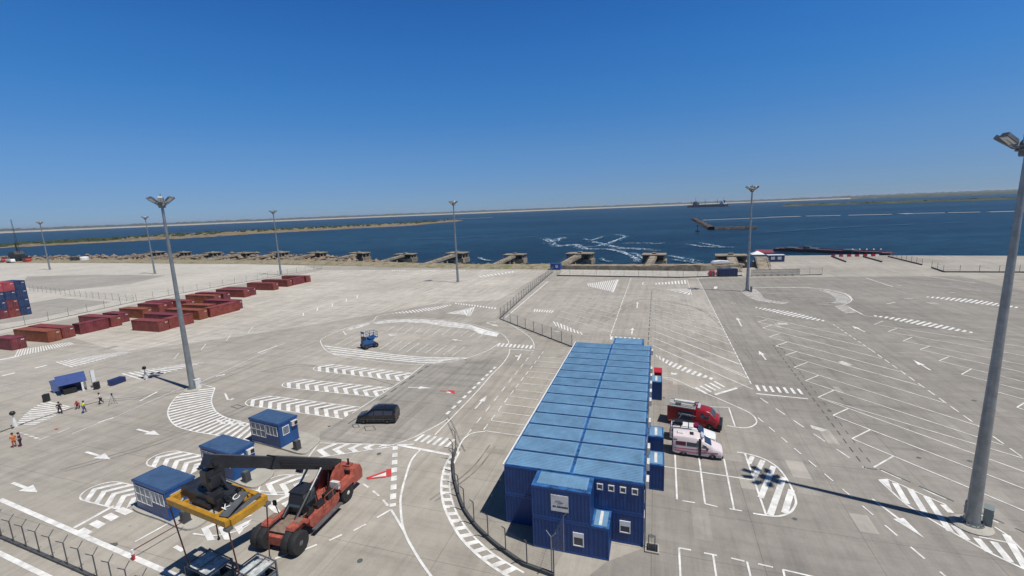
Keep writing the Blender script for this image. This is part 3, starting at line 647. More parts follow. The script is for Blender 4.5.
# repair patches, manholes and oil spots of the paving
PD = Paint(.0100); PL = Paint(.0106)
rp = random.Random(5)
for i in range(44):
    u, v = rp.uniform(20, 1010), 300+230*rp.random()**1.2; c = at(u, v); L1, L2 = rp.uniform(.8, 4), rp.uniform(.6, 2)
    e, f_ = Vector((math.cos(R(72)), math.sin(R(72)), 0)), Vector((-math.sin(R(72)), math.cos(R(72)), 0))
    (PD if rp.random() < .6 else PL).face([c+e*L1/2+f_*L2/2, c-e*L1/2+f_*L2/2, c-e*L1/2-f_*L2/2, c+e*L1/2-f_*L2/2])
tag(PD.build('dark_paving_patches', m_patch_d, fix=False), kind='structure'); tag(PL.build('pale_paving_patches', m_patch_l, fix=False), kind='structure')
for i in range(22):
    c = at(rp.uniform(60, 1000), 300+265*rp.random()); r = rp.uniform(.18, .26)
    D.face([(c.x+r*math.cos(k*.6283), c.y+r*math.sin(k*.6283)) for k in range(10)])
for q_ in (((231, 406.6), (237, 404.8), (243.5, 406.6), (237.5, 408.6)), ((352, 425), (358, 424.4), (359.5, 427.5), (354, 428)), ((364, 427), (373, 426), (376, 430), (366, 431))):
    D.pl(list(q_)+[q_[0]], .12)
m_paint.name = 'white_road_paint'
tag(P.build('road_markings', m_paint, fix=False), kind='structure'); tag(WO.build('worn_road_markings', m_paint_old, fix=False), kind='structure')
tag(O.build('red_road_markings', m_red_paint, fix=False), kind='structure'); tag(D.build('drain_channels', m_drain, fix=False), kind='structure'); tag(T.build('tyre_tracks', m_tyre_mark, fix=False), kind='structure')
# ================================================================== OFFICE BLOCK
GRID = R(72)
def on_grid(o, lx, ly, z=0):
    c, s = math.cos(GRID), math.sin(GRID); return (o[0]+lx*c-ly*s, o[1]+lx*s+ly*c, z)
OFF = (9.12, 30.03)
office = thing('office_block', 'long two-storey blue block of stacked office cabins with a ribbed faded roof', 'office building', (OFF[0], OFF[1], 0), GRID)
W_, L_, H1, H2 = 10.85, 34.5, 2.59, 5.12
def cabin_shell(b, x0, x1, y0, y1, z0, z1, ribs='', sk=()):
    b.box(x0, x1, y0, y1, z0+.06, z1-.06, 0)
    for z in (z0, z1-.14):                                        # bottom and top frame rails
        b.box(x0-.035, x1+.035, y0-.035, y1+.035, z+.002, z+.138, 1)
    for x in (x0, x1):
        for y in (y0, y1): b.box(x-.04, x+.04, y-.04, y+.04, z0+.142, z1-.142, 1)
    if 'x' in ribs:                                               # profiled sheet of the near end wall
        n = int((y1-y0-.2)/.26)
        for i in range(n): yy = y0+.12+(y1-y0-.24)*(i+.5)/n; b.box(x0-.022, x0-.001, yy-.075, yy+.075, z0+.15, z1-.15, 0)
    if 'y' in ribs:
        n = int((x1-x0-.2)/.26)
        for i in range(n): xx = x0+.12+(x1-x0-.24)*(i+.5)/n; b.box(xx-.075, xx+.075, y0-.022, y0-.001, z0+.15, z1-.15, 0)
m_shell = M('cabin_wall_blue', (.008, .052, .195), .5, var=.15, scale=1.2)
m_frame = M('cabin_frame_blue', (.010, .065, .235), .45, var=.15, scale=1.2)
step = L_/14
for st_, (z0, z1) in enumerate(((0.02, H1), (H1+.02, H2))):
    for side, (y0, y1) in enumerate(((.03, 5.40), (5.45, W_-.03))):
        b = MB()
        for k in range(14): cabin_shell(b, k*step+.045, (k+1)*step-.045, y0, y1, z0, z1, ('x' if k == 0 else '')+('y' if side == 0 else ''))
        b.build('cabin_row', [m_shell, m_frame], office)
for side, (y0, y1) in enumerate(((.0, 5.41), (5.44, W_))):
    for k in range(14):
        b = MB(); x0, x1 = k*step+.085, (k+1)*step-.085
        b.box(x0, x1, y0, y1, H2+.003, H2+.06, 0)
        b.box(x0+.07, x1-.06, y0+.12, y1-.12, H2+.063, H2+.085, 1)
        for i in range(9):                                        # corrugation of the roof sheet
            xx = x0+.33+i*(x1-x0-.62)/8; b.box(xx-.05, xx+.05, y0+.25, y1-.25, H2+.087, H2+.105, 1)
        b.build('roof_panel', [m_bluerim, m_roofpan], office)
b = MB(); cabin_shell(b, L_+.05, 37.75, 1.06, 5.36, .02, H1); cabin_shell(b, L_+.05, 37.75, 1.06, 5.36, H1+.02, H2); b.build('stair_cabin', [m_shell, m_frame], office)
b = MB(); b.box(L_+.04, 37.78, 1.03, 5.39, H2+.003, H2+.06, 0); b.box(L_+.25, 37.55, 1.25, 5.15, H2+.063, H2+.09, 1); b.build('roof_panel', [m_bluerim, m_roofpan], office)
b = MB()
for k in range(1, 14): b.box(k*step-.08, k*step+.08, .05, W_-.05, H2+.002, H2+.03)
b.box(.05, L_-.05, 5.412, 5.438, H2+.031, H2+.05); b.build('roof_seam', M('seam_dark_navy', (.008, .022, .06), .7), office)
# white eaves pipe along the far long side
b = MB(); b.bar((0, W_+.09, H2+.03), (L_, W_+.09, H2+.03), .1, .14); b.build('gutter', m_white, office)
# front porch block: two cabins end on, two storeys
for z0, z1 in ((.02, H1), (H1+.02, H2)):
    b = MB(); cabin_shell(b, -2.02, -.05, 3.68, 7.98, z0, z1, 'xy'); b.build('porch_cabin', [m_shell, m_frame], office)
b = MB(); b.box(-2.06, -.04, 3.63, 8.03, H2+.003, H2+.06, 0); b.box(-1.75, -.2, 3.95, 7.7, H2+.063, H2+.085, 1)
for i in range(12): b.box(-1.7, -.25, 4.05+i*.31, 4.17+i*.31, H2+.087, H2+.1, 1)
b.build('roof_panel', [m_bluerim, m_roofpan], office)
b = MB(); cabin_shell(b, -2.02, -.06, 2.38, 3.58, .02, 2.56, 'xy'); b.build('entrance_cabin', [m_shell, m_frame], office)
b = MB(); b.box(-2.05, -.05, 2.34, 3.61, 2.563, 2.62, 0); b.box(-1.9, -.2, 2.5, 3.45, 2.623, 2.64, 1); b.box(-1.85, -.25, 2.88, 3.1, 2.643, 2.66, 2); b.build('entrance_roof', [m_bluerim, m_roofpan, m_offwhite], office)
def window(parent, x, y0, y1, z0, z1, nx=-1, blind=0.):
    """window in a wall that faces local x (nx = -1 or 1)"""
    b = MB(); a, c = sorted((x, x+nx*.07)); f = .07
    b.box(a, c, y0, y1, z0, z0+f); b.box(a, c, y0, y1, z1-f, z1); b.box(a, c, y0, y0+f, z0+f, z1-f); b.box(a, c, y1-f, y1, z0+f, z1-f)
    if blind: b.box(a, c+.0, y0+f, y1-f, z1-f-blind, z1-f)
    w_ = b.build('window', m_white, parent)
    g_ = MB(); a, c = sorted((x+nx*.004, x+nx*.03)); g_.box(a, c, y0+f, y1-f, z0+f, z1-f-blind); g_.build('pane', m_glass, w_)
    return w_
for y in (.55, 1.55, 2.55, 3.15-.0):
    pass
for y in (.42, 1.28, 2.14, 2.98): window(office, 0.008, y, y+.46, 4.25, 4.75)
window(office, 0.008, .95, 1.75, .95, 1.95, blind=.35); window(office, -2.02, 4.15, 4.95, .75, 1.85, blind=.3)
# company board: emblem and a line of lettering, too small in the picture to be read
b = MB(); b.box(-2.075, -2.025, 5.25, 6.55, 3.35, 4.65); sg = b.build('sign_board', m_offwhite, office)
b = MB()
for a0_, a1_, r_, yc, zc in ((.6, 2.9, .22, 6.0, 4.05), (3.4, 5.4, .20, 5.85, 4.18)):
    q = [(-2.08, yc+r_*1.3*math.cos(a0_+(a1_-a0_)*i/8), zc+r_*.7*math.sin(a0_+(a1_-a0_)*i/8)) for i in range(9)]
    for p_, q_ in zip(q[:-1], q[1:]): b.bar(p_, q_, .035, .02, up=(0, 1, 0))
b.build('emblem', M('sign_maroon', (.12, .03, .06), .6), sg)
b = MB(); y = 6.42
for wd_ in (.10, .10, 0, .09, .11, .08, .11, .09, .10, .08):
    if wd_:
        b.box(-2.083, -2.077, y-wd_, y, 3.68, 3.80)
    y -= (wd_ or .05)+.025
b.box(-2.0795, -2.0765, 5.35, 6.42, 3.66, 3.678)
b.build('lettering', M('sign_ink', (.02, .02, .025), .6), sg)
# long right wall: doors, windows and air conditioners
for k in range(14):
    if k in (3, 5, 11, 12): continue
    b = MB(); x = k*step+step/2
    b.box(x-.45, x+.45, -.33, -.05, 4.35, 4.95, 0); b.box(x-.4, x+.05, -.345, -.333, 4.4, 4.9, 1); b.box(x-.43, x+.43, -.05, .0, 4.3, 4.36, 2)
    b.build('air_conditioner', [m_offwhite, m_black, m_dgalv], office)
for k in range(14):
    for z in (.95, 3.2):
        b = MB(); x = k*step+step/2; f = .06
        b.box(x-.5, x+.5, -.065, -.002, z, z+f); b.box(x-.5, x+.5, -.065, -.002, z+.9, z+.96); b.box(x-.5, x-.44, -.065, -.002, z+f, z+.9); b.box(x+.44, x+.5, -.065, -.002, z+f, z+.9)
        w_ = b.build('window', m_white, office); g_ = MB(); g_.box(x-.44, x+.44, -.03, -.004, z+f, z+.9); g_.build('pane', m_glass, w_)
b = MB(); b.tube((.12, -.1, .05), (.12, -.1, H2), .05, n=8); b.box(.05, L_, -.13, -.04, H2-.15, H2-.04); b.build('downpipe', m_dgalv, office)
for x0, x1 in ((12.62, 14.8), (7.45, 9.75), (27.4, 29.75)):
    b = MB(); cabin_shell(b, x0, x1, -1.52, -.1, .02, 2.44, 'xy'); v_ = b.build('vestibule', [m_shell, m_frame], office)
    b = MB(); b.box(x0-.04, x1+.04, -1.56, -.08, 2.443, 2.50, 0); b.box(x0+.12, x1-.12, -1.42, -.2, 2.503, 2.525, 1); b.box(x0+.3, x1-.3, -.95, -.7, 2.528, 2.545, 2)
    b.build('vestibule_roof', [m_bluerim, m_roofpan, m_offwhite], v_)
# the small red cabinet by the far vestibule
t = thing('hydrant_cabinet', 'red cabinet with a white door against the office wall beyond the far vestibule', 'hydrant cabinet', on_grid(OFF, 32.2, -1.05), GRID)
b = MB(); b.box(-.95, .95, -.5, .5, .12, 2.35); b.box(-1.0, 1.0, -.55, .55, 2.353, 2.42); b.build('body', M('signal_red', (.45, .02, .02), .4), t)
b = MB(); b.box(-.975, -.953, -.4, .4, .2, 1.9); b.build('door', m_offwhite, t); b = MB(); b.box(-.9, .9, -.45, .45, 0, .118); b.build('plinth', m_dgalv, t)
# scraper grate with two posts at the office corner
t = thing('drain_pit', 'square kerbed drain pit with two short pipes at the near office corner', 'drain pit', tuple(at(652, 549)), GRID)
b = MB(); b.box(-.5, .5, -.5, .5, 0, .03, 1)
for q in ((-.5, -.4, -.5, .5), (.4, .5, -.5, .5), (-.398, .398, -.5, -.4), (-.398, .398, .4, .5)): b.box(*q, .033, .14, 0)
b.build('kerb', [m_island, m_black], t)
for y in (-.2, .25): b = MB(); b.tube((-.1, y, .03), (-.1, y, 1.25), .035); b.build('pipe', m_dgalv, t)

# ================================================================== GATE BOOTHS
def island(name, pts, label):
    b = MB(); Q = spline([at(*p) for p in pts], 5, True); b.prism([(p.x, p.y) for p in Q], 0, .2, 0)
    return tag(b.build(name, m_island), label, 'kerb island', 'kerb islands under the gate booths')
island('kerb_island', [(252, 441), (276, 448), (302, 455), (313, 449), (320, 440), (303, 433), (286, 430), (262, 432)], 'raised concrete island under the blue booth nearest the black van')
island('kerb_island', [(199, 470), (226, 480), (252, 489), (267, 482), (274, 473), (262, 466), (240, 460), (212, 461)], 'raised concrete island under the middle blue booth behind the boom')
island('kerb_island', [(133, 510), (160, 521), (187, 531), (206, 523), (212, 513), (196, 504), (170, 497), (146, 499)], 'raised concrete island under the blue booth closest to the wire fence')
def booth():
    t = thing('gate_booth', '-', 'gate booth', (0, 0, 0), 0, 'blue gate booths on kerb islands')
    # origin: near corner; x runs along the long glazed face to the left, y to the back
    Lx, Ly, z0, z1 = 4.85, 2.4, .2, 2.82
    b = MB(); b.box(0, Lx, 0, Ly, z0+.1, z1, 0); b.box(-.03, Lx+.03, -.03, Ly+.03, z0+.002, z0+.098, 1); b.build('wall', [m_boothblue, m_frame], t)
    b = MB(); b.box(-.07, Lx+.07, -.07, Ly+.07, z1+.003, z1+.2, 0); b.box(.0, Lx, 0.0, Ly, z1+.203, z1+.23, 1)
    for i in range(11): b.box(.15+i*.45, .25+i*.45, .05, Ly-.05, z1+.233, z1+.25, 1)
    b.build('roof', [m_boothblue, m_boothroof], t)
    def win(x0, x1, zb, zt, n, rows, face):
        b = MB(); f = .055
        g_ = MB()
        def q(mb, a, c, za, zc, d0, d1):
            if face == 'y': mb.box(a, c, -d1, -d0, za, zc)
            elif face == 'x': mb.box(-d1, -d0, a, c, za, zc)
            else: mb.box(a, c, Ly+d0, Ly+d1, za, zc)
        q(b, x0, x1, zb, zb+f, .002, .06); q(b, x0, x1, zt-f, zt, .002, .06)
        for i in range(n+1):
            xx = x0+(x1-x0-f)*i/n; q(b, xx, xx+f, zb+f, zt-f, .002, .06)
        for j in range(1, rows):
            zz = zb+(zt-zb)*j/rows
            for i in range(n): q(b, x0+(x1-x0-f)*i/n+f, x0+(x1-x0-f)*(i+1)/n, zz-.025, zz+.025, .002, .055)
        w_ = b.build('window', m_white, t)
        q(g_, x0+f, x1-f, zb+f, zt-f, .003, .03); g_.build('pane', m_bglass, w_)
    m_bglass = M('booth_glass_with_blinds', (.19, .23, .27), .25, var=.5, scale=6.)
    win(.3, 2.1, 1.5, 2.62, 3, 1, 'y'); win(2.25, 4.6, 1.0, 2.62, 3, 2, 'y')
    win(.4, 1.25, 1.45, 2.45, 1, 1, 'x'); win(.6, 2.2, 1.3, 2.6, 2, 1, 'b')
    b = MB(); b.box(-.30, -.003, 1.5, 2.25, 2.12, 2.67, 0); b.box(-.313, -.303, 1.8, 2.2, 2.19, 2.60, 1); b.build('air_conditioner', [m_offwhite, m_black], t)
    b = MB(); b.box(2.9, 3.75, Ly+.003, Ly+.05, .3, 2.3); d_ = b.build('door', m_frame, t); b = MB(); b.box(3.6, 3.68, Ly+.053, Ly+.1, 1.2, 1.3); b.build('handle', m_galv, d_)
    for ch in list(t.children)+[g for ch in t.children for g in ch.children]:          # the glazed face looks toward the lanes
        ch.data.transform(Matrix.Diagonal((1, -1, 1, 1))); ch.data.flip_normals()
    return t
BA = R(155)
bo = booth()
for i, (near, lab) in enumerate((((-26.45, 46.7), 'blue gate booth with white windows nearest the black van'), ((-28.0, 40.6), 'blue gate booth standing behind the raised black boom'), ((-30.15, 34.9), 'blue gate booth closest to the wire fence with fork-topped posts'))):
    o = bo if i == 0 else copy_tree(bo)
    o.location = (near[0], near[1], 0); o.rotation_euler = (0, 0, 0); o['label'] = lab
    o.matrix_world = Matrix.Translation((near[0], near[1], 0)) @ Matrix.Rotation(BA, 4, 'Z')
for i, (p, lab) in enumerate((((297.5, 449), 'dark square bollard beside the booth nearest the black van'), ((247, 481), 'dark square bollard beside the middle booth under the boom'), ((186, 521), 'dark square bollard beside the booth closest to the wire fence'))):
    t = thing('bollard', lab, 'bollard', tuple(at(*p, .2)), R(65), 'dark bollards on the booth islands')
    b = MB(); b.box(-.28, .28, -.28, .28, 0, 1.0, 0); b.box(-.22, .22, -.22, .22, 1.002, 1.05, 1); b.build('post', [M('dark_bollard', (.05, .055, .06), .6), m_dgalv], t)
    b = MB(); b.box(-.34, .34, -.34, .34, 0, .06); b.build('foot', m_dgalv, t)
# barrier arm near the third booth
t = thing('gate_barrier', 'thin lift arm barrier with a red and white post near the wire fence', 'barrier', tuple(at(134, 560)))
d = at(186, 530)-at(134, 560)
b = MB(); b.box(-.07, .07, -.07, .07, 0, .5, 0); b.box(-.07, .07, -.07, .07, .502, .9, 1); b.build('post', [M('signal_red', (.45, .02, .02), .4), m_white], t)
b = MB(); b.tube((0, 0, .8), (d.x, d.y, .85), .045, .035); b.build('arm', M('dark_red_arm', (.12, .03, .03), .5), t)

# ================================================================== LIGHT MASTS
def mast():
    t = thing('light_mast', '-', 'light mast', (0, 0, 0), 0, 'tall floodlight masts of the yard')
    b = MB(); b.lathe([(1.25, 0), (1.25, .1), (1.0, .22), (.7, .24)], 24); b.build('plinth', m_island, t)
    b = MB(); b.lathe([(.72, .25), (.72, .31), (.50, .33), (.44, 1.0), (.38, 6), (.29, 14), (.22, 22), (.165, 28.3)], 16)
    for k in range(14):
        a = k*math.pi/7; b.tube((.63*math.cos(a), .63*math.sin(a), .3), (.63*math.cos(a), .63*math.sin(a), .45), .035, n=6)
    b.box(.34, .48, -.2, .2, .9, 1.9)
    b.build('pole', m_galv, t, smooth=True)
    b = MB(); n = 20
    for rr, z in ((.6, 28.0), (.85, 28.25)):
        for k in range(n):
            a, c = 2*math.pi*k/n, 2*math.pi*(k+1)/n
            b.tube((rr*math.cos(a), rr*math.sin(a), z), (rr*math.cos(c), rr*math.sin(c), z), .045, n=5)
    for k in range(8):
        a = 2*math.pi*k/8+.2; b.tube((.15*math.cos(a), .15*math.sin(a), 27.9), (.85*math.cos(a), .85*math.sin(a), 28.25), .05, n=5); b.tube((.8*math.cos(a), .8*math.sin(a), 28.25), (1.45*math.cos(a), 1.45*math.sin(a), 28.75), .05, n=5)
    b.lathe([(.4, 27.6), (.45, 27.7), (.45, 28.5), (.3, 28.75), (.06, 28.8), (.05, 29.6)], 12)
    b.build('head_frame', m_dgalv, t)
    for k in range(8):
        a = 2*math.pi*k/8+.2; ca, sa = math.cos(a), math.sin(a)
        def X(r, s, z): r -= .25; return (r*ca-s*sa*.9, r*sa+s*ca*.9, z)
        b = MB(); h = [X(1.25, -.33, 28.42), X(1.95, -.33, 28.95), X(1.95, .33, 28.95), X(1.25, .33, 28.42)]; u_ = [X(1.12, -.25, 28.68), X(1.8, -.25, 29.18), X(1.8, .25, 29.18), X(1.12, .25, 28.68)]
        b.add(h+u_, [(0, 1, 2, 3), (7, 6, 5, 4), (0, 4, 5, 1), (1, 5, 6, 2), (2, 6, 7, 3), (3, 7, 4, 0)])
        fl = b.build('floodlight', m_dgalv, t)
        g_ = MB(); e = .012; q = [X(1.29, -.29, 28.44-e), X(1.92, -.29, 28.915-e), X(1.92, .29, 28.915-e), X(1.29, .29, 28.44-e)]; q2 = [(x, y, z-.03) for x, y, z in q]
        g_.add(q+q2, [(0, 1, 2, 3), (7, 6, 5, 4), (0, 4, 5, 1), (1, 5, 6, 2), (2, 6, 7, 3), (3, 7, 4, 0)]); g_.build('lens', M('floodlight_glass', (.55, .56, .55), .15), fl)
    return t
m0 = mast()
MST = [((971.3, 525.5), 'tall steel floodlight mast rising out of the picture above the right stalls', 2.1), ((193, 389.5), 'floodlight mast beside the S-shaped hatched island, large in the left foreground', .4), ((458, 282.5), 'floodlight mast alone in the middle of the pale apron', 1.), ((747, 291.5), 'floodlight mast beside the curved white paving left of the fence panels', .7),
       ((281, 275), 'floodlight mast just behind the last red containers of the row', .2), ((50, 270), 'floodlight mast far left beyond the stacked containers', 0), ((155, 274), 'slim floodlight mast on the pale yard behind the near left mast', .5)]
for i, (p, lab, rz) in enumerate(MST):
    o = m0 if i == 0 else copy_tree(m0)
    q = at(*p); o.location = (q.x, q.y, 0); o.rotation_euler = (0, 0, rz); o['label'] = lab
def cabinet(p, rz, lab, m):
    t = thing('control_cabinet', lab, 'cabinet', tuple(at(*p)), rz)
    b = MB(); b.box(-.4, .4, -.25, .25, .12, 1.55); b.box(-.44, .44, -.29, .29, 1.553, 1.62); b.build('body', m, t)
    b = MB(); b.box(-.36, .36, -.275, -.253, .2, 1.48); d_ = b.build('door', m, t); b = MB(); b.box(.2, .26, -.3, -.278, .8, .95); b.build('handle', m_black, d_)
    b = MB(); b.box(-.4, .4, -.25, .25, 0, .118); b.build('plinth', m_island, t)
cabinet((986.5, 526), R(40), 'grey-green control cabinet at the foot of the right floodlight mast', M('grey_green', (.20, .23, .22), .5))
cabinet((198.5, 389), R(60), 'pale control cabinet at the foot of the near left floodlight mast', m_offwhite)
cabinet((751, 292), R(60), 'small control cabinet beside the mast at the curved white paving', M('grey_green', (.20, .23, .22), .5))

# ================================================================== FENCES
m_wire = M('fence_wire', (.27, .28, .29), .5, .4); m_post = M('fence_post_grey', (.24, .25, .26), .5, .3); m_kerb = M('dark_kerb', (.075, .078, .08), .8)
def fence(name, label, pts, h=2.2, gap=2.6, style='plain', kerb=.12, wire=.16, ww=.007, m=None, pr=.035, group=None):
    W = [Vector((p.x, p.y, 0)) for p in pts]; t = thing(name, label, 'fence', tuple(W[0]), 0, group); o = W[0]
    W = [p-o for p in W]; D = [0]
    for a, c in zip(W[:-1], W[1:]): D.append(D[-1]+(c-a).length)
    def f(s):
        for i in range(len(W)-1):
            if D[i+1] >= s-1e-6: 
                k = (s-D[i])/max(1e-6, D[i+1]-D[i]); return W[i].lerp(W[i+1], k), (W[i+1]-W[i]).normalized()
        return W[-1], (W[-1]-W[-2]).normalized()
    n = max(1, round(D[-1]/gap))
    for i in range(n+1):
        p, d_ = f(D[-1]*i/n); nn = Vector((-d_.y, d_.x, 0)); b = MB()
        b.tube(p, p+Vector((0, 0, h)), pr, n=6)
        if style == 'fork':
            for sg in (1, -1): b.tube(p+Vector((0, 0, h)), p+nn*(.36*sg)+Vector((0, 0, h+.42)), pr*.75, n=5)
        if style == 'arm': b.tube(p+Vector((0, 0, h)), p-nn*.3+Vector((0, 0, h+.35)), pr*.8, n=5)
        b.build('post', m or m_post, t)
    if kerb:
        b = MB()
        for a, c in zip(W[:-1], W[1:]): b.bar(a+Vector((0, 0, kerb/2)), c+Vector((0, 0, kerb/2)), .22, kerb)
        b.build('kerb', m_kerb, t)
    if wire:
        b = MB(); k = int(D[-1]/wire)
        for i in range(k+1):
            p, d_ = f(i*wire); e = d_*ww/2; b.quad(p-e+Vector((0, 0, .12)), p+e+Vector((0, 0, .12)), p+e+Vector((0, 0, h)), p-e+Vector((0, 0, h)))
        zz = .2
        while zz <= h:
            for a, c in zip(W[:-1], W[1:]):
                v = Vector((0, 0, zz)); g_ = Vector((0, 0, ww/2)); b.quad(a+v-g_, c+v-g_, c+v+g_, a+v+g_)
            zz += max(.2, wire)
        b.build('wire_mesh', m_wire, t, fix=False)
    return t
m_dpost = M('dark_fence_post', (.10, .105, .11), .5, .3)
fence('wire_fence', 'wire fence with fork-topped posts across the bottom left corner', px((-40, 518), (0, 537.5), (78, 571), (165, 612)), 2.05, 1.95, 'fork', .2, .12, .006, m_dpost, .04)
fence('wire_fence', 'curved wire fence on a dark kerb left of the blue office', spline(px((456, 450), (452.8, 463), (454, 478), (458, 494), (464, 510), (472, 522), (480, 531.5), (498.5, 548), (524, 566)), 3)+px((554, 577)), 2.1, 2.0, 'arm', .3, .1, .008, m_dpost, .045)
fence('wire_fence', 'short tall wire fence section with forked top in front of the office porch', px((552, 575), (564, 552)), 3.0, 1.6, 'fork', 0, .1, .008, m_post, .045)
fence('wire_fence', 'dark wire fence dividing the middle of the yard, bending behind the office', px((553, 272), (527, 294), (499.5, 319), (537, 333.5), (572, 347)), 2.4, 3.2, 'plain', .15, .2, .018, m_dpost, .05)
fence('wire_fence', 'long wire fence along the quay road by the sea wall', px((557, 276), (680, 278), (742, 276)), 2.4, 5., 'plain', .4, .22, .016, m_post, .05)
fence('wire_fence', 'wire fence stretch right of the grey fence panels', px((797, 275.5), (822, 274.8)), 2.4, 4., 'arm', .25, .2, .012, m_post, .05)
fence('wire_fence', 'long pale wire fence behind the row of red containers', px((-30, 336), (40, 322.5), (130, 302.8), (230, 284.5), (322, 268.4)), 2.2, 5.2, 'arm', .1, .25, .012, m_post, .055)
fence('wire_fence', 'pale wire fence crossing the yard behind the container stacks', px((30, 290.5), (80, 297), (134, 302)), 2.2, 4.5, 'arm', 0, .25, .012, m_post, .05)
fence('wire_fence', 'dark wire fence running to the quay on the right', px((888, 256.8), (922, 265.2)), 2.4, 4., 'plain', .4, .25, .012, m_dpost, .055)
fence('wire_fence', 'dark wire fence bending along the right yard behind the mast', px((931.5, 268), (944.5, 272.4), (1040, 272.8)), 2.4, 4.6, 'plain', .4, .25, .012, m_dpost, .055)
for a, c, lab in (((832, 257), (846, 262.3), 'low dark guard rail nearest the red and white barriers'), ((863, 257), (882, 262.3), 'low dark guard rail between two quay fences')):
    fence('guard_rail', lab, px(a, c), 1.0, 3, 'plain', .5, 0, m=m_dpost)
# stacked grey site-fence panels
for i in range(7):
    a, c = (751+7*i, 276.3-.1*i), (757.6+7*i, 276.0-.1*i); p, q = at(*a), at(*c)
    t = thing('fence_panel', 'grey site fence panel standing in the row right of the far mast', 'fence panel', tuple(p), 0, 'grey site fence panels by the jetty'); d_ = q-p
    b = MB()
    for z in (.3, 1.2, 2.1): b.bar((0, 0, z), (d_.x, d_.y, z), .05, .08)
    for k in range(14): v = d_*(k/13); b.bar((v.x, v.y, .2), (v.x, v.y, 2.3), .05, .05, up=(1, 0, 0))
    b.build('bars', m_dgalv, t)
    b = MB(); b.bar((0, 0, .12), (d_.x, d_.y, .12), .5, .24); b.build('foot_block', m_island, t)
# ================================================================== VEHICLES
def wheel(parent, x, y, r, wd, rim=None, name='wheel'):
    b = MB(); b.lathe([(r*.55, -wd/2), (r*.93, -wd/2), (r, -wd*.36), (r, wd*.36), (r*.93, wd/2), (r*.55, wd/2)], 20, o=(x, y, r), axis='y')
    w_ = b.build(name, m_rubber, parent, smooth=True)
    b = MB(); s = 1 if y > 0 else -1
    b.lathe([(r*.56, s*(wd*.36)), (r*.54, s*(wd*.46)), (r*.3, s*(wd*.42)), (r*.18, s*(wd*.55))], 12, o=(x, y, r), axis='y')
    b.build('rim', rim or m_dgalv, w_, smooth=True)
    return w_
def section(w, wr, z0, z1, z2):
    """half cross section of a car body from sill to roof"""
    pts = [(w*.94, z0), (w, z0+.12), (w, (z0+z1)/2), (w*.985, z1), (wr+.03, z2-.14), (wr-.05, z2-.04), (wr*.55, z2)]
    return [(-y, z) for y, z in pts]+[(y, z) for y, z in pts[::-1]]
def car_body(parent, st, mat, name='body'):
    """st: stations (x, half width, roof half width, sill, belt, top)"""
    b = MB(); secs = [[(x, y, z) for y, z in section(w, wr, z0, z1, z2)] for x, w, wr, z0, z1, z2 in st]; n = len(secs[0])
    V = [p for s_ in secs for p in s_]; F = []
    for i in range(len(secs)-1):
        for k in range(n): F.append((i*n+k, i*n+(k+1) % n, (i+1)*n+(k+1) % n, (i+1)*n+k))
    F += [tuple(range(n)), tuple(range((len(secs)-1)*n, len(secs)*n))[::-1]]
    b.add(V, F); o = b.build(name, mat, parent, smooth=True)
    return o
def st_at(st, x):
    for a, c in zip(st[:-1], st[1:]):
        if min(a[0], c[0]) <= x <= max(a[0], c[0]):
            t = (x-a[0])/(c[0]-a[0]); return [p+(q-p)*t for p, q in zip(a, c)]
    return list(st[-1])
def side_glass(parent, st, x0, x1, s0, s1, mat, sides=(1, -1), name='window', th=.012):
    for sd in sides:
        b = MB(); q = []
        for x, s in ((x0, s0), (x1, s0), (x1, s1), (x0, s1)):
            _, w, wr, z0, z1, z2 = st_at(st, x); y = w*.985+(wr+.03-w*.985)*s; z = z1+(z2-.14-z1)*s; q.append((x, sd*(y+.004), z))
        q2 = [(x, y+sd*th, z) for x, y, z in q]
        b.add(q+q2, [(0, 1, 2, 3), (7, 6, 5, 4), (0, 4, 5, 1), (1, 5, 6, 2), (2, 6, 7, 3), (3, 7, 4, 0)]); b.build(name, mat, parent)
def slab(q, off, th):
    a, c, d = Vector(q[0]), Vector(q[1]), Vector(q[2]); n = (c-a).cross(d-a).normalized()
    P = [Vector(p)+n*off for p in q]+[Vector(p)+n*(off+th) for p in q]; k = len(q)
    return P, [tuple(range(k))[::-1], tuple(range(k, 2*k))]+[(i, (i+1) % k, k+(i+1) % k, k+i) for i in range(k)]
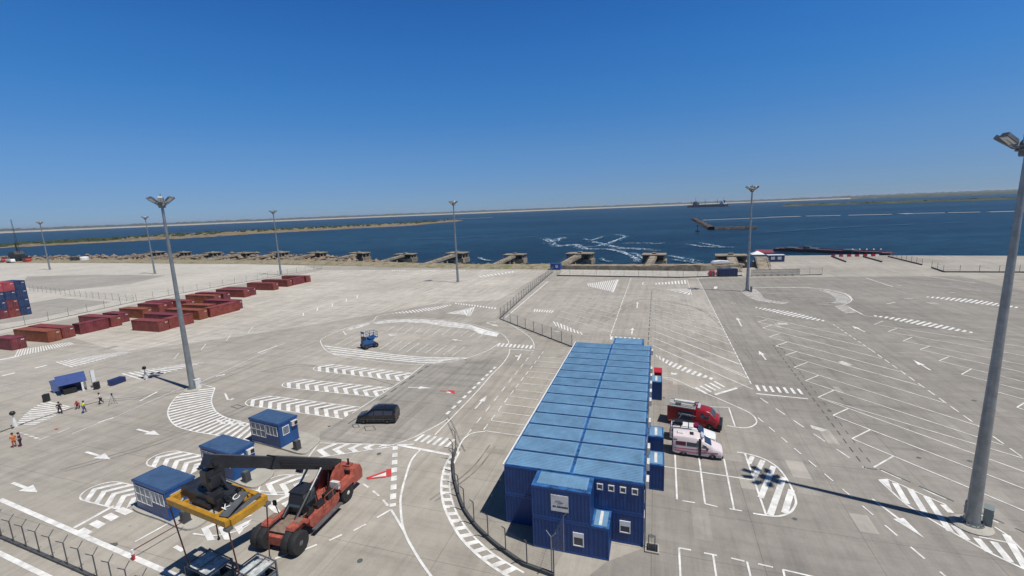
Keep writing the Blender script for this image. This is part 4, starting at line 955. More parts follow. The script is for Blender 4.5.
def van(name, label, cat, p, rz, L, W, H, paint, high=False):
    t = thing(name, label, cat, (p[0], p[1], 0), rz); h = W/2
    f = L/2
    if high: st = [(f, h*.8, h*.7, .42, .72, .95), (f-.12, h*.95, h*.8, .3, .85, 1.08), (f-.85, h, h*.86, .28, 1.05, 1.32), (f-1.0, h, h*.8, .28, 1.1, 1.42), (f-1.75, h, h*.80, .28, 1.15, H-.32), (f-2.2, h, h*.83, .28, 1.15, H-.06), (f-2.7, h, h*.86, .28, 1.15, H), (-f+.5, h, h*.87, .28, 1.15, H), (-f+.05, h*.98, h*.86, .34, 1.15, H-.03), (-f, h*.95, h*.84, .4, 1.15, H-.09)]
    else: st = [(f, h*.8, h*.7, .40, .66, .86), (f-.12, h*.94, h*.8, .28, .8, .98), (f-.95, h, h*.86, .25, 1.0, 1.16), (f-1.15, h, h*.82, .25, 1.04, 1.24), (f-1.95, h, h*.78, .25, 1.08, H-.05), (f-2.4, h, h*.8, .25, 1.08, H), (-f+.5, h, h*.8, .25, 1.08, H-.02), (-f+.12, h*.98, h*.79, .3, 1.08, H-.08), (-f, h*.95, h*.76, .36, 1.05, H-.35)]
    body = car_body(t, st, paint)
    for s in (1, -1):
        for x in (f-.95, -f+1.05): wheel(t, x, s*(h-.11), .34, .22, m_galv)
    # windscreen and bonnet edge
    a, c = st[3], st[4]; q = [(a[0]-.05, -a[2]*.92, a[5]+.03), (a[0]-.05, a[2]*.92, a[5]+.03), (c[0]+.06, c[2]*.92, c[5]-.05), (c[0]+.06, -c[2]*.92, c[5]-.05)]
    b = MB(); b.add(*slab(q, .012, .02)); b.build('windscreen', m_glass, t)
    for s in (1, -1):
        b = MB(); b.box(f-.16, f-.02, s*h*.62-.16, s*h*.62+.16, .68, .84); b.build('headlight', M('headlight_glass', (.6, .62, .62), .1), t)
        b = MB(); b.box(-f-.03, -f+.06, s*h*.83-.07, s*h*.83+.07, .85, 1.35); b.build('tail_light', M('tail_red', (.35, .015, .015), .2), t)
        b = MB(); b.box(f-1.55, f-1.38, s*(h+.02), s*(h+.22), 1.08, 1.28) if s > 0 else b.box(f-1.55, f-1.38, -(h+.22), -(h+.02), 1.08, 1.28); b.build('mirror', m_black, t)
    b = MB(); b.box(f-.1, f+.05, -h*.86, h*.86, .24, .5); b.build('bumper', m_black, t)
    return t, st, body
G_ = Vector((math.cos(R(-18)), math.sin(R(-18)), 0))
# black van
m_vblack = M('black_car_paint', (.010, .011, .014), .22, var=.2, spec=.7)
pv = (at(362, 424)+at(390, 424))/2+Vector((.1, .85, 0))
t, st, _ = van('black_van', 'black passenger van alone beside the lowest chevron island', 'van', pv, R(176), 4.95, 1.92, 1.93, m_vblack)
side_glass(t, st, 1.0, .25, .12, .85, m_glass); side_glass(t, st, .15, -.95, .12, .88, m_glass); side_glass(t, st, -1.05, -2.15, .12, .88, m_glass)
for s in (-1, 1):
    b = MB(); y_ = s*.962
    for x_ in (1.05, .2, -1.0): b.box(x_-.012, x_+.012, min(y_, y_-s*.01), max(y_, y_-s*.01), .35, 1.05)
    b.box(-2.2, 1.9, min(y_, y_-s*.01)+s*.012, max(y_, y_-s*.01)+s*.012, .62, .67); b.build('door_trim', m_dgalv, t)
b = MB(); b.box(2.44, 2.5, -.55, .55, .55, .7); b.build('radiator_grille', m_galv, t)
b = MB(); b.box(-2.49, -2.44, -.66, .66, 1.15, 1.55); b.build('rear_window', m_glass, t)
b = MB(); b.box(-1.9, .2, -.7, -.66, 1.93, 1.97); b.box(-1.9, .2, .66, .7, 1.93, 1.97); b.box(-.9, -.86, -.66, .66, 1.94, 1.97); b.build('roof_rails', m_black, t)
# ambulance
m_amb = M('ambulance_white', (.70, .615, .61), .3, var=.05); m_ared = M('ambulance_red', (.42, .03, .06), .4, var=.1); m_apink = M('ambulance_pink', (.55, .16, .20), .45, var=.1)
pa = Vector((18.3, 42.6, 0)); RA = R(-20)
t, st, _ = van('ambulance', 'white high-roof ambulance with red side stripes, nearest the parking lines', 'ambulance', pa, RA, 4.7, 1.9, 2.12, m_amb, True)
side_glass(t, st, 1.1, .42, .06, .6, m_glass); side_glass(t, st, .05, -1.0, .05, .55, m_glass); side_glass(t, st, -1.08, -2.05, .05, .55, M('tinted_red_glass', (.10, .015, .03), .15))
side_glass(t, st, .3, -2.25, .68, .82, m_ared, name='stripe')
for s in (1, -1):
    b = MB()
    for i, (x0, x1, z0, z1, k) in enumerate(((-2.2, 1.0, .78, .90, .1), (-2.2, .2, .54, .68, -.05), (.3, 1.9, .58, .74, .12))): b.add(*slab([(x0, s*.956, z0), (x1, s*.956, z0+k), (x1, s*.956, z1+k), (x0, s*.956, z1)][::s], .0, .008))
    b.build('stripe', m_apink, t)
    b = MB(); b.box(.1, .36, min(s*.97, s*1.0), max(s*.97, s*1.0), .35, 1.12, 0); b.box(.1, .36, min(s*.86, s*.975), max(s*.86, s*.975), 1.125, 2.1, 0); b.build('open_door_edge', m_black, t)
b = MB(); b.box(.35, .58, -.55, .55, 2.04, 2.18); b.build('light_bar', M('pale_lamp', (.45, .48, .55), .2), t)
b = MB(); b.box(-1.9, -1.35, -.3, .3, 2.11, 2.22, 0); b.build('roof_vent', [m_offwhite, m_black], t)
b = MB(); b.box(-.7, -.35, -.28, .28, 2.11, 2.18); b.build('roof_hatch', m_black, t)
b = MB(); b.box(-2.43, -2.36, -.92, .92, .3, .55, 0); b.box(-2.40, -2.35, -.03, .03, .6, 1.9, 0); b.box(-2.39, -2.34, -.75, -.1, 1.25, 1.8, 1); b.box(-2.39, -2.34, .1, .75, 1.25, 1.8, 1); b.build('rear_doors', [m_black, m_glass], t)
# white rescue pickup between ambulance and fire engine
pw = Vector((18.95, 45.35, 0))
m_resc = M('rescue_white', (.72, .71, .70), .3, var=.06)
t, st, _ = van('rescue_van', 'white rescue van with a black roof rack between ambulance and fire engine', 'van', pw, R(-22), 4.6, 1.8, 1.7, m_resc, False)
side_glass(t, st, 1.0, .2, .1, .8, m_glass); side_glass(t, st, .1, -1.0, .1, .8, m_glass); side_glass(t, st, -1.1, -2.1, .1, .8, m_glass)
b = MB()
for x in (-2.0, -1.2, -.4): b.box(x-.03, x+.03, -.75, .75, 1.71, 1.76)
for y in (-.75, .75): b.box(-2.2, .0, y-.03, y+.03, 1.763, 1.80)
b.box(-1.9, -1.0, -.45, .35, 1.81, 2.05); b.build('roof_rack', m_black, t)
b = MB(); b.tube((-1.6, .6, 1.75), (-1.1, .7, 2.6), .035); b.tube((-1.1, .7, 2.6), (.3, .5, 2.5), .03); b.build('light_pole', m_galv, t)
b = MB(); b.box(.15, .55, -.5, .5, 1.70, 1.86); b.build('light_bar', M('dark_red_lamp', (.18, .01, .03), .15), t)
# fire engine
m_fire = M('fire_red', (.28, .012, .016), .3, var=.1); pf = Vector((20.45, 48.9, 0))
t = thing('fire_engine', 'red fire engine with dark roller shutter and pale roof, farthest of the three parked vehicles', 'fire engine', tuple(pf), R(-28)); t.scale = (.88, .95, .92)
st = [(3.15, .9, .82, .5, 1.0, 1.35), (3.05, 1.02, .88, .42, 1.15, 1.52), (2.75, 1.08, .9, .42, 1.3, 1.65), (2.65, 1.08, .88, .42, 1.32, 1.7), (2.05, 1.1, .86, .42, 1.35, 2.32), (1.2, 1.1, .9, .42, 1.35, 2.42), (.45, 1.1, .9, .42, 1.35, 2.42), (.4, 1.1, .9, .42, 1.35, 2.4)]
car_body(t, st, m_fire, 'cab'); side_glass(t, st, 2.0, 1.0, .1, .8, m_glass)
q = [(2.6, -.82, 1.74), (2.6, .82, 1.74), (2.1, .8, 2.27), (2.1, -.8, 2.27)]; b = MB(); b.add(*slab(q, .014, .02)); b.build('windscreen', m_glass, t)
b = MB(); b.box(-3.1, .36, -1.13, 1.13, .5, 2.45); b.box(-3.05, .3, -1.05, 1.05, .38, .498); bb = b.build('equipment_body', m_fire, t)
for s in (-1, 1):
    b = MB(); b.box(-1.75, .05, s*1.135-.01, s*1.135+.012, .75, 2.1); sh_ = b.build('roller_shutter', M('shutter_dark', (.02, .035, .07), .35, var=.2), t)
    b = MB(); b.box(-2.9, .2, s*1.135-.006, s*1.135+.006, .54, .60); b.build('stripe', m_offwhite, t)
    cu = bpy.data.curves.new('lettering', 'FONT'); cu.body = 'POMPIERII'; cu.size = .38; cu.align_x = 'CENTER'; cu.extrude = .004
    tx = bpy.data.objects.new('lettering', cu); COL.objects.link(tx)
    tx.matrix_world = Matrix.Translation((-.85, s*1.156, 1.5)) @ Matrix.Rotation(0 if s < 0 else math.pi, 4, 'Z') @ Matrix.Rotation(R(90), 4, 'X')
    dg = bpy.context.evaluated_depsgraph_get(); me = bpy.data.meshes.new_from_object(tx.evaluated_get(dg)); me.transform(tx.matrix_world); bpy.data.objects.remove(tx)
    me.materials.clear(); me.materials.append(m_offwhite); lt_ = bpy.data.objects.new('lettering', me); COL.objects.link(lt_); lt_.parent = sh_
b = MB(); b.box(-3.1, .36, -1.13, -1.07, 2.453, 2.56); b.box(-3.1, .36, 1.07, 1.13, 2.453, 2.56); b.box(-3.1, -3.04, -1.068, 1.068, 2.453, 2.56); b.box(-3.0, .3, -1.05, 1.05, 2.453, 2.48); b.build('roof_deck', M('roof_alloy', (.50, .49, .46), .5, .3), t)
b = MB(); b.box(-2.4, .1, .3, .8, 2.5, 2.72); b.build('roof_locker', m_offwhite, t)
b = MB(); b.box(-2.2, -1.5, -.6, -.1, 2.5, 2.62); b.build('roof_pump', m_black, t)
b = MB()
for y in (-.95, -.55): b.bar((-2.9, y, 2.62), (.3, y, 2.62), .05, .07)
for k in range(10): b.bar((-2.8+k*.33, -.93, 2.62), (-2.8+k*.33, -.57, 2.62), .03, .03)
b.build('ladder', m_galv, t)
b = MB(); b.box(.55, .85, -.7, .7, 2.44, 2.6); b.build('light_bar', M('pale_lamp', (.45, .48, .55), .2), t)
b = MB(); b.tube((.2, 0, 2.45), (.2, 0, 2.85), .12); b.tube((.1, 0, 2.9), (.65, .1, 2.95), .07); b.build('water_monitor', m_dgalv, t)
b = MB(); b.box(3.1, 3.5, -1.12, 1.12, .3, 1.0); b.box(3.46, 3.53, -.75, .75, .5, .72, 1); b.build('bumper', [m_black, m_dgalv], t)
for s in (-1, 1):
    for x in (2.1, -1.75): wheel(t, x, s*.96, .48, .3, m_dgalv)
    b = MB(); b.box(3.02, 3.14, s*.72-.14, s*.72+.14, .95, 1.15); b.build('headlight', M('headlight_glass', (.6, .62, .62), .1), t)
    b = MB(); b.box(1.75, 1.9, s*1.2-.09, s*1.2+.09, 1.5, 1.85); b.build('mirror', m_black, t)

# blue articulated lift on the roundabout
m_lift = M('lift_blue', (.025, .10, .26), .4); pl_ = (at(360, 350)+at(377, 346.5))/2+Vector((0, .6, 0))
t = thing('boom_lift', 'blue folded boom lift standing on the striped roundabout', 'boom lift', tuple(pl_), R(40))
for s in (-1, 1):
    for x in (-.95, .95): wheel(t, x, s*.95, .48, .36)
b = MB(); b.box(-1.3, 1.3, -.7, .7, .35, .85); b.build('chassis', m_lift, t)
b = MB(); b.box(-1.3, .6, -.85, -.15, .9, 1.7); b.box(-1.3, .4, .2, .85, .9, 1.5); b.build('turret', m_lift, t)
b = MB(); b.bar((-1.2, 0, 1.2), (1.0, 0, 2.3), .3, .3); b.bar((-1.1, 0, 2.2), (1.1, 0, 1.5), .26, .26); b.build('boom', m_lift, t)
b = MB(); b.box(-.2, 1.5, -.95, .95, 1.9, 1.98)
for x in (-.15, .65, 1.45):
    for y in (-.9, .9): b.tube((x, y, 1.98), (x, y, 3.05), .04, n=6)
for z in (2.5, 3.05):
    for y in (-.9, .9): b.tube((-.15, y, z), (1.45, y, z), .04, n=6)
    for x in (-.15, 1.45): b.tube((x, -.9, z), (x, .9, z), .04, n=6)
b.build('basket', m_lift, t)
b = MB(); b.box(-1.35, -.75, -.5, .5, 1.75, 2.3); b.build('engine_cover', m_black, t)
b = MB()
for y in (-.6, .6): b.tube((-1.2, y, 1.6), (-1.2, y, 3.3), .05)
b.tube((-1.2, -.6, 3.3), (-1.2, .6, 3.3), .05); b.box(-1.3, -.9, -.4, .4, 3.0, 3.25); b.build('guard_frame', m_lift, t)

# ================================================================== REACH STACKER
m_rs = M('reach_stacker_red', (.37, .09, .06), .6, var=.3, scale=2.5); m_rsd = M('worn_deck', (.22, .16, .125), .8, var=.3, scale=3)
m_boom = M('boom_black', (.022, .024, .029), .42, var=.3, scale=1.5); m_yel = M('spreader_yellow', (.46, .235, .02), .45, var=.2, scale=2)
HD = R(-106.3); FA = Vector((-18.75, 31.75, 0))          # heading, front axle centre
t = thing('reach_stacker', 'red reach stacker with a long black boom reaching over the lanes', 'reach stacker', tuple(FA), HD)
inv = Matrix.Rotation(-HD, 4, 'Z') @ Matrix.Translation(-FA)
for s in (-1, 1):
    for y in (1.12, 1.76):
        wheel(t, .4, s*y, .88, .58, m_dgalv)
    wheel(t, -6.0, s*1.35, .82, .6, m_offwhite)
b = MB(); b.prismy([(.75, .75), (.75, 1.25), (.2, 1.5), (-1.5, 1.45), (-6.9, 1.45), (-6.9, .75)], -.75, .75); b.box(.05, .75, -.82, .82, .55, .745); b.box(-6.3, -5.7, -1.0, 1.0, .55, .745); b.build('chassis', m_rs, t)
for s in (-1, 1):
    b = MB(); b.prismy([(.5, 1.80), (.4, 1.98), (-.1, 2.0), (-.9, 1.95), (-1.15, 1.72), (-1.15, 1.45), (-.9, 1.45), (-.6, 1.80)], s*.78, s*1.55); b.build('mudguard', m_rs, t)
    b = MB(); b.prismy([(-1.2, 1.1), (-1.2, 1.62), (-4.9, 1.62), (-4.9, 1.0), (-4.6, .7), (-1.5, .7)], s*.78, s*1.55); b.build('side_tank', m_rs, t)
    b = MB(); b.box(-4.8, -1.3, min(s*1.57, s*1.95), max(s*1.57, s*1.95), .62, .70); b.build('step', m_dgalv, t)
    b = MB(); b.prismy([(-4.7, 1.47), (-5.3, 2.7), (-5.9, 3.3), (-6.5, 3.3), (-6.75, 2.8), (-6.9, 1.47)], s*.52, s*.78); b.build('boom_bracket', m_rs, t)
    b = MB(); b.prismy([(-4.95, 1.47), (-4.95, 1.75), (-6.9, 1.95), (-7.05, 1.47)], s*.9, s*1.75); b.build('rear_guard', m_rs, t)
b = MB(); b.box(-1.0, .55, -.72, .72, 1.5, 1.58); b.box(-3.0, -1.05, -.70, .70, 1.48, 1.54); b.build('deck', m_rsd, t)
b = MB(); b.prismy([(-6.95, .9), (-6.95, 1.9), (-7.3, 2.35), (-8.2, 2.3), (-8.45, 1.7), (-8.4, .9)], -1.5, 1.5); b.build('counterweight', m_rs, t)
b = MB(); b.box(-8.0, -7.4, -.9, .9, 2.36, 2.5, 0); b.tube((-7.6, .7, 2.4), (-7.6, .7, 3.1), .09, mi=1); b.build('engine_hood', [m_rs, m_black], t)
b = MB(); b.box(-7.9, -7.5, -1.3, -.95, 2.3, 2.75); b.box(-7.1, -6.95, -1.2, 1.2, 1.95, 2.3); b.box(-8.47, -8.42, -1.1, 1.1, 1.1, 1.6); b.build('grille', m_black, t)
for s in (-1, 1): b = MB(); b.box(-8.5, -8.43, s*1.25-.12, s*1.25+.12, 1.65, 1.9); b.build('tail_light', M('tail_red', (.35, .015, .015), .2), t)
# cab
b = MB(); b.prismy([(-1.6, 1.6), (-1.35, 2.3), (-1.75, 3.3), (-3.2, 3.3), (-3.4, 1.6)], -.62, .62); cb = b.build('cab', m_black, t)
b = MB(); b.add(*slab([(-1.585, -.55, 1.68), (-1.345, -.55, 2.32), (-1.345, .55, 2.32), (-1.585, .55, 1.68)], .01, .02)); b.add(*slab([(-1.36, -.55, 2.36), (-1.72, -.55, 3.22), (-1.72, .55, 3.22), (-1.36, .55, 2.36)], .01, .02)); b.build('windscreen', M('cab_glass', (.05, .07, .075), .08, spec=.8), cb)
for s in (-1, 1):
    b = MB(); b.box(-3.1, -1.8, min(s*.63, s*.65), max(s*.63, s*.65), 2.2, 3.15); b.build('window', M('cab_glass', (.05, .07, .075), .08, spec=.8), cb)
b = MB(); b.box(-3.2, -1.7, -.7, .7, 3.303, 3.38); b.build('cab_roof', m_boom, cb)
# machinery left of the cab
b = MB(); b.box(-4.6, -3.6, .85, 1.5, 1.63, 2.1, 0); b.box(-3.4, -2.4, .9, 1.4, 1.63, 1.95, 0); b.tube((-2.2, 1.1, 1.7), (-1.3, 1.2, 1.75), .14); b.box(-5.0, -4.7, .9, 1.7, 1.98, 2.6, 1); b.build('hydraulic_tank', [m_black, m_offwhite], t)
b = MB()
for y in (.95, 1.85):
    for x in (-4.9, -3.8, -2.8): b.tube((x, y, 1.62), (x, y, 2.6), .03, n=6)
b.tube((-4.9, 1.85, 2.6), (-2.8, 1.85, 2.6), .03, n=6); b.build('handrail', m_rs, t)
b = MB()
for y in (-1.3, 1.3): b.bar((-1.1, y, 1.7), (-1.1, y*1.25, 2.7), .05, .05); b.box(-1.2, -1.05, y*1.25-.14, y*1.25+.14, 2.45, 2.85)
b.build('mirror', m_black, t)
b = MB(); b.box(-4.5, -3.7, -1.5, -.85, 1.63, 2.25); b.box(-3.4, -2.3, -1.45, -.9, 1.63, 1.9); b.build('battery_box', m_black, t)
b = MB()
for k in range(5): b.tube((-1.3-.5*k, .82, 1.64), (-1.8-.5*k, 1.0, 1.72+.12*(k % 2)), .045, n=6)
b.build('hydraulic_hose', m_black, t); b = MB()
for k in range(4): b.tube((-4.9-.4*k, .3-.2*k, 1.5), (-5.3-.3*k, .35-.2*k, 3.0), .05, n=6)
b.build('hydraulic_hose', m_black, t)
for s in (-1, 1): b = MB(); b.box(-.75, -.2, min(s*.95, s*1.45), max(s*.95, s*1.45), 2.002, 2.02); b.build('tread_plate', m_rsd, t)
# boom
SC = sum((at(*q, 7.0) for q in ((169, 502), (228, 526), (266, 499), (207, 476))), Vector())/4      # centre of the spreader
P0 = inv @ at(336, 464.0, 3.35)
TIP = inv @ Vector((SC.x, SC.y, 9.85))
P0 = Vector((P0.x, P0.y*.4, 3.35)); dirb = (TIP-P0).normalized(); Lb = (TIP-P0).length
b = MB(); b.bar(P0-dirb*.5, P0+dirb*(Lb*.60), .82, .92); b.build('outer_boom', m_boom, t)
b = MB(); b.bar(P0+dirb*(Lb*.603), TIP+dirb*.35, .70, .80); b.build('inner_boom', m_boom, t)
b = MB(); e = P0+dirb*(Lb*.60); b.bar(e-dirb*.2, e, .87, .97); e = P0+dirb*(Lb*.35); b.bar(e-dirb*.15+Vector((0, 0, -.65)), e+dirb*.15+Vector((0, 0, -.65)), .5, .4); b.build('hose_guide', m_boom, t); b = MB(); b.tube(TIP+Vector((0, -.5, -.1)), TIP+Vector((0, .5, -.1)), .2, n=10); b.build('boom_collar', m_boom, t)
for s in (-1, 1):
    e = P0+dirb*(Lb*.20 if s > 0 else Lb*.20)+Vector((0, s*.62, -.35)); a = Vector((-.75, s*.62, 1.75)); m_ = a.lerp(e, .55)
    b = MB(); b.tube(a, m_, .15, n=10); b.tube(m_, e, .095, n=10, mi=1); b.build('lift_cylinder', [m_boom, m_galv], t)
b = MB(); b.tube(P0+dirb*.5+Vector((0, .6, .1)), P0+dirb*(Lb*.55)+Vector((0, .55, .1)), .05); b.tube(P0+dirb*.5+Vector((0, .6, -.1)), P0+dirb*(Lb*.55)+Vector((0, .55, -.1)), .05); b.build('hydraulic_hose', m_black, t)
# rotator and spreader (own part frame: spreader axes)
SA = R(-25.3)
sp = bpy.data.objects.new('spreader', None); COL.objects.link(sp); sp.parent = t
spm = inv @ Matrix.Translation(SC) @ Matrix.Rotation(SA, 4, 'Z')
def sb(mb):                                                        # spreader-frame mesh into the machine's frame
    mb.v = [tuple(spm @ Vector(p)) for p in mb.v]; return mb
bpy.data.objects.remove(sp)
hx, hy = 3.09, 1.30
b = MB()
for y in (-hy, hy): b.box(-hx, hx, y-.15, y+.15, -.2, .2)
for x in (-hx, hx): b.box(x-.16, x+.16, -hy+.152, hy-.152, -.25, .2)
for x in (-1.75, 1.75): b.box(x-.1, x+.1, -hy+.152, hy-.152, -.12, .12)
fr = sb(b).build('spreader_frame', m_yel, t)
for sx in (-1, 1):
    for sy in (-1, 1):
        b = MB(); b.box(sx*hx-.2, sx*hx+.2, sy*hy-.2, sy*hy+.2, -.42, -.255); b.tube((sx*hx, sy*hy, -.55), (sx*hx, sy*hy, -.42), .08); sb(b).build('twistlock', m_dgalv, fr)
b = MB(); b.box(-1.7, 1.5, -.8, .8, .0, .75); b.box(-2.75, -1.75, -.65, .65, .05, .7); b.box(1.5, 2.2, -.55, .35, .1, .45); b.box(-.9, .9, -1.05, 1.05, .1, .45); cbx = sb(b).build('spreader_head', m_boom, t)
b = MB(); b.lathe([(.62, .56), (.62, .85), (.48, .9), (.48, 1.35), (.35, 1.5)], 14); b.box(-.55, .55, -.45, .45, 1.2, 1.9); b.box(-.3, .3, -.62, .62, 1.6, 2.35); b.tube((-.9, -.3, .9), (-.4, -.2, 1.9), .1); b.tube((.9, .3, .9), (.4, .2, 1.9), .1); b.box(-1.25, -.6, .2, .9, .56, 1.2); b.box(.6, 1.3, -.9, -.2, .56, 1.05); sb(b).build('rotator', m_boom, t)
# sloping name plates with two pale letters at the far end
b = MB(); b.add(*slab([(2.25, -1.25, .25), (2.9, -1.1, .25), (2.75, .55, .9), (2.1, .35, .9)], 0, .05)); b.add(*slab([(2.3, -1.2, .2), (3.0, -1.1, .2), (2.9, 1.2, .45), (2.55, 1.2, .45)], -.1, .05)); pt_ = sb(b).build('name_plate', m_dgalv, t)
for ch, off in (('K', -.75), ('C', -.05)):
    cu = bpy.data.curves.new('lettering', 'FONT'); cu.body = ch; cu.size = .62; cu.extrude = .006; cu.align_x = 'CENTER'
    tx = bpy.data.objects.new('lettering', cu); COL.objects.link(tx)
    k = (off+1.25)/1.7; c0 = Vector((2.45, off, .36+.62*k*.9)); ex = Vector((.04-.15*.0, 1.65, .62)).normalized(); ey = Vector((-.65, -.1, .0)).normalized(); nz = ex.cross(ey).normalized(); ey = nz.cross(ex)
    mw = spm @ Matrix((( ex.x, ey.x, nz.x, c0.x-.03*nz.x), (ex.y, ey.y, nz.y, c0.y), (ex.z, ey.z, nz.z, c0.z), (0, 0, 0, 1)))
    dg = bpy.context.evaluated_depsgraph_get(); me = bpy.data.meshes.new_from_object(tx.evaluated_get(dg)); me.transform(Matrix.Translation((0, 0, .06))); me.transform(mw); bpy.data.objects.remove(tx)
    me.materials.clear(); me.materials.append(m_white); lt_ = bpy.data.objects.new('lettering', me); COL.objects.link(lt_); lt_.parent = pt_
b = MB()
for y in (-.5, .4): 
    q = spline([(1.3, y, .6), (1.7, y+.1, 1.0), (2.2, y+.15, .9), (2.4, y+.2, .4)], 5)
    for a, c in zip(q[:-1], q[1:]): b.tube(a, c, .05, n=6)
sb(b).build('hydraulic_hose', m_black, t)
# slings and the two cages they hold
m_sling = M('rusty_sling', (.16, .05, .035), .8); m_cageglass = M('cage_sheet', (.52, .55, .54), .4, var=.35, scale=2.5)
W4 = {}
for k, (sx, sy, foot, lab) in enumerate(((-1, -1, (189, 566, 1.75), 'rusty sling hanging from the spreader corner nearest the wire fence'), (1, -1, (240, 577, 1.75), 'rusty sling hanging from the front spreader corner over the cages'), (1, 1, (270, 559, 1.6), 'rusty sling hanging from the spreader corner nearest the red wheels'), (-1, 1, (219, 540, 1.6), 'rusty sling hanging from the back spreader corner behind the cages'))):
    top_ = Matrix.Translation(SC) @ Matrix.Rotation(SA, 4, 'Z') @ Vector((sx*hx, sy*hy, -.55)); ft = at(*foot); 
    s_ = thing('lifting_sling', lab, 'lifting sling', tuple(ft), 0, 'slings below the spreader'); v = top_-ft
    b = MB(); b.tube((0, 0, .25), v, .045, n=6); b.build('rope', m_sling, s_); b = MB(); b.lathe([(.02, 0), (.1, .04), (.1, .18), (.03, .26)], 8); b.build('hook', m_dgalv, s_)
def cage(label, c, rz, sx, sy, sz):
    g = thing('cargo_cage', label, 'cargo cage', (c.x, c.y, 0), rz, 'cages under the spreader'); b = MB(); r = .05
    for x in (-sx, sx):
        for y in (-sy, sy): b.box(x-r, x+r, y-r, y+r, 0, sz)
    for z in (.12, sz*.55, sz-.05):
        for y in (-sy, sy): b.box(-sx+r+.002, sx-r-.002, y-.035, y+.035, z-.035, z+.035)
        for x in (-sx, sx): b.box(x-.035, x+.035, -sy+r+.002, sy-r-.002, z-.035, z+.035)
    b.box(-.03, .03, -sy+.04, sy-.04, sz-.08, sz-.025); b.build('frame', m_dgalv, g)
    b = MB(); b.box(-sx+.06, -.04, -sy+.06, sy-.06, sz-.16, sz-.11); b.box(.04, sx-.06, -sy+.06, sy-.06, sz-.2, sz-.15); b.build('cover_sheet', m_cageglass, g)
    b = MB()
    for y in (-sy+.045, sy-.045): b.box(-sx+.06, sx-.06, y-.008, y+.008, .16, sz*.5)
    for x in (-sx+.045, sx-.045): b.box(x-.008, x+.008, -sy+.06, sy-.06, .16, sz*.5)
    b.build('side_panel', M('cage_panel', (.17, .20, .205), .5), g); b = MB(); b.box(-sx+.05, sx-.05, -sy+.05, sy-.05, .05, .1); b.build('floor', m_dgalv, g)
    b = MB(); b.box(-.4*sx, .3*sx, -.5*sy, .5*sy, .102, sz*.7, 0); b.box(.4*sx, .8*sx, -.6*sy, .2*sy, .102, sz*.5, 1); b.build('load', [m_offwhite, m_dgalv], g)
cage('grey cargo cage with pale cover sheets below the middle of the spreader', sum((at(*q, 1.7) for q in ((191, 563), (203, 553), (226, 561), (214, 573))), Vector())/4, SA, 1.25, .85, 1.75)
cage('grey cargo cage nearest the red machine’s front wheels'.replace('’', ''), sum((at(*q, 1.6) for q in ((241, 565), (256, 557), (269, 565), (255, 574))), Vector())/4, SA, .95, .85, 1.6)
# ================================================================== CONTAINERS
def container_mesh(L, mat, name):
    b = MB(); w_, h_ = 1.219, 2.59; n = int(L/.28)
    for s in (-1, 1):                                              # corrugated long sides
        V = []; F = []
        for i in range(n*2+1):
            x = -L/2+.1+(L-.2)*i/(n*2); d = .0 if (i//2) % 2 else -.045; V += [(x, s*(w_-.02+d), .16), (x, s*(w_-.02+d), h_-.12)]
        for i in range(n*2): F.append((2*i, 2*i+2, 2*i+3, 2*i+1))
        b.add(V, F)
    b.box(-L/2+.02, L/2-.02, -w_+.08, w_-.08, .12, h_-.03)
    for x in (-L/2, L/2):
        sg = 1 if x > 0 else -1
        for y in (-w_, w_): b.box(min(x, x-sg*.16), max(x, x-sg*.16), min(y, y*.87), max(y, y*.87), 0, h_)
        b.box(min(x, x-sg*.1), max(x, x-sg*.1), -w_*.868, w_*.868, 0, .15); b.box(min(x, x-sg*.1), max(x, x-sg*.1), -w_*.868, w_*.868, h_-.12, h_-.002)
    for y in (-w_, w_):
        for z0, z1 in ((0.02, .155), (h_-.115, h_-.004)): b.box(-L/2+.162, L/2-.162, min(y, y*.94), max(y, y*.94), z0, z1)
    return b, w_, h_
CT = {}
def container(label, c, rz, L, key, group, z=0):
    k = (L, key)
    if k not in CT:
        t = thing('shipping_container', label, 'shipping container', (0, 0, 0), 0, group); m = CM[key]
        b, w_, h_ = container_mesh(L, m, 'body'); b.build('body', m, t)
        b = MB(); x = L/2
        for s in (-1, 1):
            b.box(x+.004, x+.03, min(s*.03, s*1.05), max(s*.03, s*1.05), .18, h_-.16, 0)
            for y in (.3, .75): b.tube((x+.05, s*y, .2), (x+.05, s*y, h_-.2), .025, n=6, mi=1)
        b.build('door', [m, m_dgalv], t)
        b = MB(); b.box(x+.033, x+.04, .45, .95, 1.9, 2.1); b.build('door_label', m_offwhite, t); CT[k] = t
    else: t = copy_tree(CT[k])
    t.location = (c[0], c[1], z); t.rotation_euler = (0, 0, rz); t['label'] = label; t['group'] = group
    return t
CM = {'maroon': M('container_maroon', (.19, .035, .04), .55, var=.3, scale=.8), 'red': M('container_red_oxide', (.235, .048, .036), .55, var=.3, scale=.8), 'orange': M('container_orange_rust', (.27, .072, .03), .6, var=.3, scale=.8), 'blue': M('container_navy', (.022, .045, .12), .5, var=.3, scale=.8), 'pink': M('container_faded_red', (.42, .07, .085), .55, var=.25, scale=.8)}
RU = Vector((math.cos(GRID), math.sin(GRID), 0)); RL = Vector((-RU.y, RU.x, 0))     # grid axes: along the rows, and to the left
GRP = 'loose containers in the double row at left'
def put(corner, across, L, key, label):
    """corner: near right bottom corner; across: long side runs to the left, else along the row"""
    c = Vector((corner[0], corner[1], 0))
    if across: container(label, c+RL*(L/2)+RU*1.22, GRID-math.pi/2, L, key, GRP)
    else: container(label, c+RL*1.22+RU*(L/2), GRID, L, key, GRP)
put((-106.6, 92.8), True, 6.06, 'maroon', 'maroon container at the left picture edge, nearest of the loose row')
put((-104.3, 98.2), True, 12.19, 'orange', 'long container with an orange end face, second from the left end')
